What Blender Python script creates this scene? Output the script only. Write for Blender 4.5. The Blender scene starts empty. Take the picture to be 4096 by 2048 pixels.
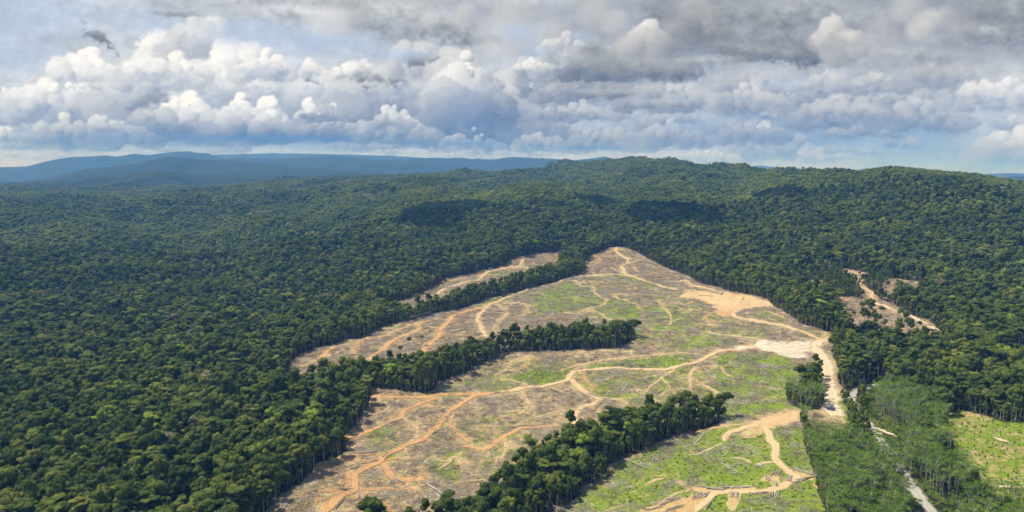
import bpy, math, random
import numpy as np
D = bpy.data
scene = bpy.context.scene
COL = scene.collection
rng = np.random.default_rng(7)
random.seed(7)

# ------------------------------------------------------------------ camera model
CAM = np.array([0.0, 0.0, 300.0])
PITCH = math.radians(6.77)
FPX = 4096 * 24.0 / 36.0
def px_dir(u, v):
    a = (np.asarray(u, float) - 2048) / FPX
    b = (1024 - np.asarray(v, float)) / FPX
    cp, sp = math.cos(PITCH), math.sin(PITCH)
    return a, cp + b * sp, -sp + b * cp
def px_azel(u, v):
    x, y, z = px_dir(u, v)
    return np.degrees(np.arctan2(x, y)), z / np.hypot(x, y)      # degrees, tan(elevation)
def project(x, y, z):
    cp, sp = math.cos(PITCH), math.sin(PITCH)
    dz = z - CAM[2]
    dep = y * cp - dz * sp
    up = y * sp + dz * cp
    dep = np.where(dep < 1, 1, dep)
    return 2048 + FPX * x / dep, 1024 - FPX * up / dep

# ------------------------------------------------------------------ noise
def _hash(ix, iy, seed):
    h = (ix.astype(np.int64) * 374761393 + iy.astype(np.int64) * 668265263 + seed * 1442695041) & 0x7fffffff
    h = ((h ^ (h >> 13)) * 1274126177) & 0x7fffffff
    return (h ^ (h >> 16)) & 0xffff
_ANG = np.linspace(0, 2 * np.pi, 256, endpoint=False)
_GX, _GY = np.cos(_ANG), np.sin(_ANG)
def pnoise(x, y, seed=0):
    xi = np.floor(x); yi = np.floor(y)
    fx = x - xi; fy = y - yi
    xi = xi.astype(np.int64); yi = yi.astype(np.int64)
    ux = fx * fx * fx * (fx * (fx * 6 - 15) + 10)
    uy = fy * fy * fy * (fy * (fy * 6 - 15) + 10)
    def g(a, b, dx, dy):
        k = _hash(a, b, seed) & 255
        return _GX[k] * dx + _GY[k] * dy
    n00 = g(xi, yi, fx, fy); n10 = g(xi + 1, yi, fx - 1, fy)
    n01 = g(xi, yi + 1, fx, fy - 1); n11 = g(xi + 1, yi + 1, fx - 1, fy - 1)
    return (n00 * (1 - ux) + n10 * ux) * (1 - uy) + (n01 * (1 - ux) + n11 * ux) * uy
def fbm(x, y, oct=4, seed=0, gain=0.5):
    s = 0; a = 1.0
    for i in range(oct):
        s = s + a * pnoise(x, y, seed + i * 17)
        x = x * 2.03 + 11.3; y = y * 2.03 + 5.7; a *= gain
    return s
def ridged(x, y, oct=4, seed=0):
    s = 0; a = 1.0
    for i in range(oct):
        s = s + a * (0.5 - np.abs(pnoise(x, y, seed + i * 13)) * 1.6)
        x = x * 2.1 + 3.3; y = y * 2.1 + 9.7; a *= 0.5
    return s
def sstep(a, b, x):
    t = np.clip((x - a) / (b - a), 0, 1)
    return t * t * (3 - 2 * t)

# ------------------------------------------------------------------ terrain height
CTRL = [(0,2048,0),(700,2048,0),(1400,2040,0),(2000,2048,5),(2500,2048,12),(3000,2048,25),(3400,2048,35),(4096,2048,46),
 (0,1700,0),(600,1700,0),(1300,1750,2),(1800,1750,0),(2200,1750,5),(2600,1700,20),(2900,1660,25),(3200,1650,38),(3700,1650,44),(4096,1700,56),
 (1484,1570,8),(1800,1560,10),(2200,1500,18),(2500,1450,22),(2900,1500,30),(3100,1400,45),(3300,1370,50),
 (1150,1480,2),(1600,1330,12),(2000,1300,22),(2400,1300,30),(2700,1250,42),(2900,1180,50),(3100,1230,52),(3000,1350,44),
 (2084,1160,25),(2336,1095,38),(2480,990,62),(2600,1050,55),(1556,1210,5),(1950,1080,22),(2200,1010,35),(2240,1050,25),
 (3350,1080,45),(3480,1195,52),(3700,1290,50),(3500,1500,40),(4096,1400,56),(4096,1100,74),(3700,1100,62),
 (0,1400,0),(500,1300,0),(900,1400,0),(0,1200,10),(500,1100,20),(1000,1150,5),(1500,1000,15),(500,950,50),(0,950,75),
 (1200,900,40),(1700,880,50),(2000,900,60),(2600,850,100),(3000,900,110),(3500,850,160),(4000,850,165),(3500,1000,96)]
_c = np.array(CTRL, float)
_dx, _dy, _dz = px_dir(_c[:, 0], _c[:, 1])
_t = (_c[:, 2] - CAM[2]) / _dz
CX, CY, CZ = _dx * _t / 1000, _dy * _t / 1000, _c[:, 2]
CX = np.append(CX, [-1.0, 0, 1.0, 0]); CY = np.append(CY, [0.15, .1, .15, -0.6]); CZ = np.append(CZ, [0, 0, 30, 0])
def _phi(r2):
    return np.where(r2 > 1e-12, 0.5 * r2 * np.log(r2 + 1e-12), 0)
_n = len(CX)
_A = np.zeros((_n + 3, _n + 3))
_A[:_n, :_n] = _phi((CX[:, None] - CX) ** 2 + (CY[:, None] - CY) ** 2) + np.eye(_n) * 0.004
_A[:_n, _n] = 1; _A[:_n, _n + 1] = CX; _A[:_n, _n + 2] = CY; _A[_n:, :_n] = _A[:_n, _n:].T
_W = np.linalg.solve(_A, np.append(CZ, [0, 0, 0]))
def tps(x, y):
    x = x / 1000; y = y / 1000
    s = _W[_n] + _W[_n + 1] * x + _W[_n + 2] * y
    for i in range(_n):
        s = s + _W[i] * _phi((x - CX[i]) ** 2 + (y - CY[i]) ** 2)
    return s
# ridges: (list of (u, v_of_skyline), distance, width in front, width behind, canopy height, fade deg)
RIDGES = [
 ([(1250,880),(1500,835),(1750,800),(1950,762),(2080,745),(2180,738),(2280,752),(2400,770),(2560,800),(2700,830)], 3100, 900, 500, 24),
 ([(2950,800),(3050,745),(3150,705),(3260,692),(3350,683),(3430,690),(3500,676),(3560,668),(3640,673),(3750,682),(3900,697),(4000,712),(4096,728),(4300,760)], 3300, 1100, 900, 24),
 ([(2750,740),(2850,700),(2960,673),(3040,690),(3110,700),(3200,715)], 4300, 1000, 800, 22),
 ([(2300,720),(2450,690),(2560,668),(2640,655),(2700,652),(2760,668),(2860,688),(2950,700),(3050,720)], 5000, 1300, 900, 20),
 ([(1950,720),(2080,700),(2160,680),(2200,655),(2260,640),(2320,652),(2400,644),(2480,652),(2540,648),(2600,660),(2750,700)], 6300, 1500, 900, 18),
 ([(1400,735),(1560,715),(1720,700),(1800,695),(1850,683),(1920,693),(2010,690),(2100,690),(2200,700)], 5600, 1200, 900, 18),
 ([(-300,770),(0,772),(250,768),(500,775),(700,762),(900,745),(1100,728),(1300,722),(1500,715),(1650,722)], 5200, 1500, 900, 18),
 ([(-300,770),(0,742),(150,735),(300,728),(520,700),(640,688),(760,700),(900,706),(1060,716),(1250,722)], 7800, 1200, 900, 0),
 ([(0,750),(200,712),(340,678),(440,668),(560,655),(610,640),(660,628),(720,632),(800,640),(900,642),(1020,652),(1200,668),(1350,682),(1500,692),(1700,700)], 10500, 1500, 1500, 0),
 ([(1300,700),(1400,690),(1480,693),(1600,695),(1750,700)], 9000, 1200, 800, 0),
 ([(-400,690),(-200,675),(0,669),(100,668),(160,652),(250,634),(330,627),(420,624),(470,628),(540,617),(600,622),(640,618),(700,612),(760,611),(830,618),(900,640)], 16000, 1800, 2500, 0),
 ([(850,650),(960,626),(1010,632),(1100,636),(1220,634),(1260,628),(1330,626),(1400,632),(1500,638),(1620,640),(1650,633),(1760,630),(1880,634),(1980,638),(2050,629),(2200,637),(2300,645),(2380,636),(2420,628),(2480,640),(2570,650),(2660,644),(2760,655)], 14000, 1500, 2500, 0),
 ([(850,618),(960,614),(1100,613),(1240,617),(1400,622),(1560,624),(1750,634),(1900,645)], 19500, 1800, 2500, 0),
 ([(2850,682),(2900,676),(2960,674),(3040,662),(3100,668),(3160,680),(3240,688),(3300,684),(3380,695)], 24000, 2000, 2500, 0),
 ([(3820,705),(3900,700),(3960,696),(4040,693),(4100,695),(4300,700)], 22000, 2000, 2500, 0),
 ([(3900,720),(4000,712),(4080,705),(4200,706),(4400,712)], 12000, 1500, 2500, 0),
]
_R = []
for pts, dist, wf, wb, can in RIDGES:
    u = np.array([p[0] for p in pts], float); v = np.array([p[1] for p in pts], float)
    az, el = px_azel(u, v)
    _R.append((az, el * dist + CAM[2] - can, dist, wf, wb))
def ridge_max(x, y, r, az, base, damp):
    h = base
    lim = np.zeros_like(base)
    for k, (a, z, dist, wf, wb) in enumerate(_R):
        m = (az > a[0] - 12) & (az < a[-1] + 12) & (r > dist - 3.0 * wf) & (r < dist + 3 * wb)
        if not m.any(): continue
        am, rm, xm, ym = az[m], r[m], x[m], y[m]
        zi = np.interp(am, a, z)
        edge = np.maximum(np.maximum(a[0] - am, am - a[-1]), 0)
        fade = np.exp(-(edge / 4.0) ** 2)
        dd = rm - dist * (1 + .0) - pnoise(xm / (dist * .16), ym / (dist * .16), 50 + k) * dist * 0.10
        g = np.where(dd < 0, np.exp(-(dd / wf) ** 2), np.exp(-(dd / wb) ** 2)) * fade
        sp = ridged(xm / 650, ym / 650, 4, 70 + k) * (dist / 90) * (4 if dist < 9000 else 1.4) * g * (1 - g)
        b = base[m]
        hr = b + (zi - b) * g + sp
        h[m] = np.maximum(h[m], hr)
        lim[m] = np.maximum(lim[m], g)
    return h, lim
def height(x, y):
    r = np.hypot(x, y); az = np.degrees(np.arctan2(x, y))
    near = np.full(x.shape, 0.0)
    mn = (r < 4300)
    near[mn] = np.clip(tps(x[mn], y[mn]), -20, 240)
    farb = 84 + 34 * fbm(x / 1900, y / 1900, 4, 5) + np.clip((r - 5000) / 20000, 0, 1) * 60
    w = sstep(2500, 4000, r)
    base = near * (1 - w) + farb * w
    h, lim = ridge_max(x, y, r, az, base.copy(), None)
    # medium relief
    amp = 3 + sstep(900, 3000, r) * 14
    h = h + amp * fbm(x / 300, y / 300, 3, 9) * (1 - 0.6 * lim)
    h = h + np.maximum(sstep(1900, 3600, r), .8 * sstep(1000, 2300, r) * sstep(-7, -16, az)) * (1 - sstep(4100, 5000, r)) * 92 * (ridged(x / 900 + .2 * pnoise(x / 400, y / 400, 8), y / 900, 3, 88) - .35) * (1 - lim) ** .7
    back = sstep(50, 400, r)
    gl = ridged(x / 130 + 0.3 * pnoise(x / 90, y / 90, 4), y / 130, 4, 21)
    fr = 1 - sstep(2200, 2800, r)
    h = h + fr * back * (gl * 5.6 + 1.2 * pnoise(x / 22, y / 22, 33) + .45 * pnoise(x / 8, y / 8, 34))
    far = sstep(5600, 6800, r)
    h = h + far * (7 * np.abs(pnoise(x / 26, y / 26, 61)) + 5 * pnoise(x / 60, y / 60, 62) + 14 * fbm(x / 300, y / 300, 3, 63))
    return h

az_in = np.concatenate([np.arange(-51, -39, .14), np.arange(-39, 39.0001, 0.062), np.arange(39.14, 51, .14)])
az_all = np.concatenate([np.arange(-180, -51.5, 3.0), az_in, np.arange(54, 180.1, 3.0)])
r_all = np.concatenate([[4, 60, 120, 180, 240, 280, 310, 335, 355], 370 * 1.0045 ** np.arange(int(math.log(46000 / 370) / math.log(1.0045)) + 1)])
NA, NR = len(az_all), len(r_all)
AZ, RR = np.meshgrid(np.radians(az_all), r_all)
GX, GY = RR * np.sin(AZ), RR * np.cos(AZ)
GZ = height(GX.ravel(), GY.ravel()).reshape(GX.shape)
GZ[:, -1] = GZ[:, 0]
TAN = (GZ - CAM[2]) / RR
CMAX = np.maximum.accumulate(TAN, axis=0)
VIS = TAN >= np.vstack([TAN[:1] - 1, CMAX[:-1]]) - 0.002
def grid_ij(x, y):
    az = np.degrees(np.arctan2(x, y)); r = np.hypot(x, y)
    i = np.interp(r, r_all, np.arange(NR)); j = np.interp(az, az_all, np.arange(NA))
    i0 = np.clip(i.astype(int), 0, NR - 2); j0 = np.clip(j.astype(int), 0, NA - 2)
    return i0, j0, i - i0, j - j0
def H(x, y, arr=None):
    arr = GZ if arr is None else arr
    x = np.asarray(x, float); y = np.asarray(y, float)
    i, j, fi, fj = grid_ij(x, y)
    return (arr[i, j] * (1 - fi) * (1 - fj) + arr[i + 1, j] * fi * (1 - fj) + arr[i, j + 1] * (1 - fi) * fj + arr[i + 1, j + 1] * fi * fj)
def visible(x, y, eps=0.004):
    x = np.asarray(x, float); y = np.asarray(y, float)
    i, j, fi, fj = grid_ij(x, y)
    t = (H(x, y) - CAM[2]) / np.hypot(x, y)
    return t >= CMAX[np.maximum(i - 1, 0), j] - eps
def px_ground(u, v):
    """where the ray through a photo pixel meets the terrain"""
    az, el = px_azel(u, v)
    az = np.atleast_1d(az); el = np.atleast_1d(el)
    out = np.zeros((len(az), 3))
    for k in range(len(az)):
        j = int(round(float(np.interp(az[k], az_all, np.arange(NA)))))
        cm = CMAX[:, j]
        i = int(np.searchsorted(cm, el[k]))
        i = min(max(i, 1), NR - 1)
        f = np.clip((el[k] - cm[i - 1]) / max(cm[i] - cm[i - 1], 1e-9), 0, 1)
        r = r_all[i - 1] * (1 - f) + r_all[i] * f
        a = math.radians(az[k])
        out[k] = (r * math.sin(a), r * math.cos(a), 0)
    out[:, 2] = H(out[:, 0], out[:, 1])
    return out

# ------------------------------------------------------------------ masks in plan, traced as ground outlines
REG = {'0': (0, 0, 1, 1), '1': (1100, 900, .5047, .5047), '2': (2300, 900, .5047, .5047), '3': (1000, 1400, .5047, .5047),
       '4': (2000, 1400, .5047, .5047), '5': (3000, 1300, .4255, .4255), '6': (3000, 1500, .4255, .4255), '8': (2900, 1000, .3882, .3882)}
def rg(k, pts):
    ox, oy, sx, sy = REG[k]
    return [(ox + p[0] * sx, oy + p[1] * sy) for p in pts]
def in_poly(u, v, poly):
    poly = np.asarray(poly, float)
    res = np.zeros(u.shape, bool)
    n = len(poly)
    m = (u >= poly[:, 0].min()) & (u <= poly[:, 0].max()) & (v >= poly[:, 1].min()) & (v <= poly[:, 1].max())
    if not m.any(): return res
    uu, vv = u[m], v[m]; r = np.zeros(uu.shape, bool)
    j = n - 1
    for i in range(n):
        xi, yi = poly[i]; xj, yj = poly[j]
        if yi != yj:
            c = ((yi > vv) != (yj > vv)) & (uu < (xj - xi) * (vv - yi) / (yj - yi) + xi)
            r ^= c
        j = i
    res[m] = r
    return res
C1 = [(1554,1213),(1605,1203),(1670,1183),(1756,1137),(1771,1117),(1857,1099),(1953,1077),(2018,1064),(2034,1041),(2084,1026),(2160,1011),(2256,1006),(2238,1041),(2236,1070),
      (2225,1098),(2185,1108),(2109,1128),(2034,1148),(2008,1165),(1933,1180),(1857,1195),(1807,1212),(1741,1235),(1706,1250),(1635,1270),(1565,1262)]
C2 = [(1128,1540),(1145,1490),(1166,1445),(1196,1420),(1267,1392),(1347,1374),(1403,1357),(1473,1344),(1534,1304),(1584,1294),(1660,1278),(1736,1253),(1807,1243),(1882,1223),(1958,1190),(2008,1183),(2084,1162),
      (2210,1130),(2286,1104),(2336,1097),(2334,1051),(2362,1021),(2397,1010),(2425,996),(2461,987),(2492,988),(2542,1006),(2603,1042),(2678,1077),(2754,1105),(2795,1133),(2865,1148),(2906,1163),(3007,1181),(3067,1196),(3097,1226),
      (3158,1261),(3198,1294),(3260,1312),(3319,1329),(3350,1362),(3451,1382),(3446,1397),(3340,1392),(3316,1396),(3340,1440),(3350,1470),(3372,1485),(3356,1510),(3350,1530),(3385,1564),(3370,1594),(3392,1645),(3350,1668),(3290,1662),
      (3290,1619),(3292,1594),(3284,1543),(3280,1500),(3262,1500),(3230,1535),(3190,1555),(3145,1580),(3150,1610),(3190,1632),(3212,1645),(3206,1680),(3215,1760),(3230,1820),(3255,1883),(3272,1968),(3298,2028),(3330,2300),(1960,2300),(2120,2100),(2227,2036),(2303,2000),(2323,1975),(2328,1945),(2419,1915),(2424,1874),(2454,1849),(2555,1809),(2631,1773),(2707,1743),(2808,1718),(2878,1693),(2903,1672),
      (2885,1662),(2760,1680),(2600,1700),(2480,1728),(2350,1768),(2240,1800),(2110,1860),(2060,1940),(1960,2030),(1780,2110),(1590,2165),(1420,2200),(1400,2320),(800,2320),(940,2150),(1040,2070),(1076,2031),(1126,1980),(1202,1935),(1252,1885),(1267,1849),(1323,1844),(1389,1804),(1376,1748),(1424,1703),(1429,1683),(1474,1622),(1484,1587),(1484,1551),
      (1530,1557),(1626,1566),(1707,1572),(1732,1561),(1757,1526),(1848,1496),(1934,1455),(1958,1445),(2034,1410),(2160,1404),(2362,1397),(2477,1390),(2532,1359),(2536,1335),
      (2400,1350),(2200,1366),(2000,1394),(1850,1430),(1740,1468),(1550,1492),(1420,1512),(1290,1545),(1200,1568),(1125,1572)]
C3 = rg('8', [(1100,200),(1250,190),(1480,240),(1470,300),(1400,330),(1480,400),(1560,470),(1600,510),(1750,570),(1960,690),(2080,715),(2200,815),(2215,870),(2290,1090),(2130,1100),(2100,990),(2060,960),(1980,1010),(1800,990),(1500,940),(1340,880),(1240,780),(1140,700),(1100,560),(1140,490),(1250,480),(1440,500),(1380,420),(1320,330),(1200,260)])
C5 = rg('8', [(840,330),(960,300),(1100,380),(1120,470),(1000,470),(880,440)])
C4 = rg('8', [(1640,310),(1750,295),(1880,315),(2060,330),(2050,450),(1930,530),(1800,530),(1650,500),(1590,440)])
SPARSE = [(3120,1150),(3150,1110),(3230,1080),(3330,1065),(3500,1090),(3560,1110),(3700,1120),(3720,1160),(3660,1190),(3560,1210),(3480,1205),(3420,1195),(3340,1190),(3200,1170)]
PLANTOPEN = [(3765,1662),(3840,1640),(3930,1660),(4020,1690),(4200,1690),(4200,2085),(4040,2040),(3940,1985),(3860,1900),(3790,1780)]
PLANT = [(3130,1560),(3200,1570),(3300,1600),(3345,1640),(3420,1690),(3470,1560),(3560,1560),(3700,1600),(3765,1662),(3790,1780),(3860,1900),(3940,1985),(4040,2040),(4250,2085),(4250,2300),(3300,2300),(3270,1980),(3212,1760),(3205,1660),(3150,1640)]
ROADCUT = [(3215,1640),(3385,1640),(3405,1730),(3330,1775),(3222,1755)]
OPENROAD = [[(3362,1560),(3420,1535),(3520,1522),(3545,1560),(3500,1600),(3505,1650),(3600,1720),(3640,1790),(3610,1860),(3500,1850),(3400,1770),(3362,1680)],
            [(3610,1910),(3700,1935),(3790,2060),(3900,2250),(3720,2320),(3650,2140),(3600,2000)], [(3860,1536),(3945,1536),(3945,1575),(3860,1575)], [(4050,1410),(4110,1400),(4110,1470),(4050,1470)]]
GRASS = [  # (outline, strength)
 (rg('2', [(250,600),(330,560),(500,650),(520,720),(480,760),(350,740),(200,720),(120,670)]), .75),
 (rg('1', [(2060,560),(2300,440),(2560,560),(2560,640),(2480,660),(2300,680),(2100,700),(2050,640)]), .8),
 (rg('2', [(0,520),(60,500),(210,560),(230,600),(130,640),(0,650)]), .8),
 (rg('1', [(1550,600),(1750,580),(1900,540),(1850,580),(1650,640),(1480,660)]), .6),
 (rg('2', [(180,395),(420,400),(560,450),(620,480),(600,500),(480,450),(300,410),(60,430)]), .8),
 (rg('2', [(560,640),(800,660),(950,790),(940,830),(780,860),(620,860),(560,780)]), .6),
 (rg('2', [(700,900),(1000,880),(1300,910),(1320,940),(1050,970),(850,1000),(640,990)]), .72),
 (rg('2', [(60,1130),(200,1095),(450,1060),(760,1035),(960,1030),(920,1070),(850,1110),(650,1130),(350,1125),(100,1145)]), 1.0),
 (rg('4', [(120,190),(350,160),(620,155),(540,200),(480,240),(350,275),(220,265),(120,220)]), 1.0),
 (rg('3', [(1700,260),(1850,260),(2100,280),(2080,300),(1900,340),(1750,330),(1640,320)]), .7),
 (rg('2', [(1100,1045),(1250,1000),(1500,1010),(1700,1060),(1800,1160),(1700,1300),(1100,1300),(1150,1180)]), .72),
 (rg('4', [(1700,60),(2100,20),(2300,60),(2340,150),(2280,250),(2350,400),(2400,470),(2200,490),(2000,510),(1900,580),(1800,560),(1780,420),(1720,250),(1780,150)]), .78),
 (rg('4', [(650,1090),(900,930),(1300,740),(1700,620),(1880,600),(1780,720),(1950,690),(2080,660),(2160,780),(2180,880),(2300,980),(2200,1080),(1900,1100),(1700,1090),(1500,1060),(1300,1010),(1180,1060),(1500,1110),(1200,1200),(900,1284),(450,1284)]), .82),
 (rg('4', [(2150,600),(2380,620),(2440,800),(2480,960),(2350,970),(2230,900),(2200,780),(2130,640)]), 1.0),
 (rg('4', [(1260,870),(1700,830),(2100,900),(2200,960),(1900,1050),(1500,1010),(1400,930)]), 1.0),
 (rg('4', [(2230,1100),(2350,1050),(2500,1050),(2600,1300),(1680,1300),(1700,1150),(1780,1140),(2000,1140),(2150,1130)]), 1.05),
 (rg('3', [(990,590),(1140,600),(1160,640),(1200,760),(1080,800),(920,780),(880,720)]), .6),
 (rg('3', [(1420,900),(1600,850),(1700,960),(1700,1040),(1560,1060),(1450,980)]), .7),
 (rg('3', [(1840,880),(1940,890),(1930,940),(1840,940)]), .8), (rg('3', [(1080,850),(1160,820),(1140,870),(1080,880)]), .9),
 (rg('3', [(1950,640),(2150,620),(2200,900),(2080,960),(1950,900)]), .42),
 (rg('2', [(1500,670),(1700,720),(1650,760),(1450,730),(1310,700)]), .6), (rg('2', [(1720,800),(2020,850),(2060,900),(1990,895),(1850,840)]), .6),
 (rg('1', [(930,790),(1250,710),(1350,690),(1200,740),(1000,790),(860,820)]), .6), (rg('1', [(1090,1000),(1180,970),(1160,1040),(1080,1070)]), .9),
 (rg('1', [(1700,370),(1850,360),(1900,400),(1700,430)]), .5), (rg('1', [(1930,355),(2040,360),(2050,390),(1940,400)]), .5),
 (rg('2', [(550,450),(1000,540),(1100,700),(1400,760),(1700,830),(1500,900),(900,880),(500,950),(380,980),(480,800)]), .42),
 (rg('4', [(560,160),(1500,120),(1780,150),(1800,560),(1500,460),(1000,460),(700,340)]), .5), (rg('3', [(1700,180),(2576,20),(2576,200),(1900,330),(1480,360)]), .4),
 (rg('2', [(0,400),(500,430),(600,900),(0,900)]), .3), (rg('3', [(1500,560),(2350,450),(2150,900),(1900,1000),(1350,900)]), .22), (rg('1', [(1500,600),(2100,500),(2500,430),(2500,700),(2000,750)]), .2),
 (rg('4', [(640,1150),(1300,740),(1900,600),(2600,700),(2600,1300),(400,1300)]), .72),
 (PLANTOPEN, .66), ([(3340,1600),(3410,1580),(3420,1650),(3560,1740),(3700,1940),(3760,2100),(3560,2100),(3480,1760),(3380,1680)], 1.0),
 ([(3640,1990),(3700,1960),(3800,2100),(3650,2100)], 1.0), ([(3950,1640),(4100,1650),(4100,1720),(3980,1700)], 1.1),
]
SOIL = [
 (rg('2', [(820,575),(870,535),(1000,522),(1200,538),(1400,565),(1530,615),(1545,650),(1300,675),(1250,700),(1110,690),(1080,640),(1030,605),(930,590)]), 1.0, .22),
 (rg('2', [(1120,680),(1250,680),(1290,760),(1180,730),(1130,710)]), .9, .9),
 (rg('3', [(830,1105),(900,1125),(1160,1235),(1160,1300),(860,1300),(850,1180)]), 1.0, 1.25),
 (rg('3', [(1100,1000),(1200,1010),(1420,1010),(1420,1035),(1250,1050),(1240,1090),(1150,1070)]), .9, 1.0),
 (rg('3', [(650,1080),(820,1080),(820,1120),(700,1200),(620,1300),(520,1300),(600,1200)]), .6, .8),
 (rg('3', [(700,950),(840,960),(830,1090),(780,1110),(700,1060)]), .6, .9),
 (rg('3', [(1400,420),(1600,460),(1650,560),(1500,560),(1440,480)]), .4, .6),
 (rg('4', [(1960,580),(2100,505),(2200,490),(2380,478),(2400,520),(2370,600),(2250,610),(2120,620),(2080,650),(2010,700),(1930,690),(1900,660),(1960,630)]), 1.0, .3),
 (rg('4', [(1310,1015),(1450,1040),(1530,1075),(1700,1085),(1900,1075),(2040,1080),(2000,1120),(1700,1130),(1500,1110),(1400,1060)]), .9, .35),
 (rg('4', [(1100,1270),(1300,1200),(1550,1160),(1680,1120),(1720,1130),(1640,1200),(1500,1300),(1080,1300)]), .95, .6),
 (rg('4', [(2050,1030),(2160,960),(2220,990),(2200,1080),(2160,1090),(2130,1040)]), .9, .25),
 (rg('4', [(2320,950),(2480,970),(2500,1030),(2380,1050),(2250,1090),(2300,1040)]), .9, .25),
 (rg('4', [(1790,1140),(1900,1140),(1860,1280),(1820,1280)]), .9, .3),
 (rg('1', [(1310,830),(1400,740),(1500,690),(1640,660),(1700,660),(1600,760),(1420,800),(1330,900),(1290,880)]), .45, .9),
 (rg('1', [(100,1120),(200,1030),(600,940),(900,900),(1100,850),(1200,900),(900,1000),(700,1060),(400,1130),(200,1170)]), .35, .75),
 (C3, .55, .45), (C4, .6, .35), (C5, .6, .5), (SPARSE, .6, .5),
 (rg('5', [(690,330),(770,330),(780,420),(830,470),(810,540),(860,620),(810,700),(870,820),(740,830),(730,700),(700,500)]), .95, .15),
]
CHALK = [
 (rg('2', [(1450,905),(1600,920),(1900,925),(1940,950),(1910,1000),(1840,1010),(1850,1050),(1720,1060),(1600,1020),(1480,990),(1400,975),(1250,990),(1260,960),(1440,960)]), 1.0),
 (rg('2', [(900,560),(1000,535),(1300,560),(1470,625),(1300,665),(1120,665),(1060,605)]), .36),
 (rg('2', [(1940,1060),(2020,1060),(2080,1160),(2040,1240),(1970,1200)]), .6),
]
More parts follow.
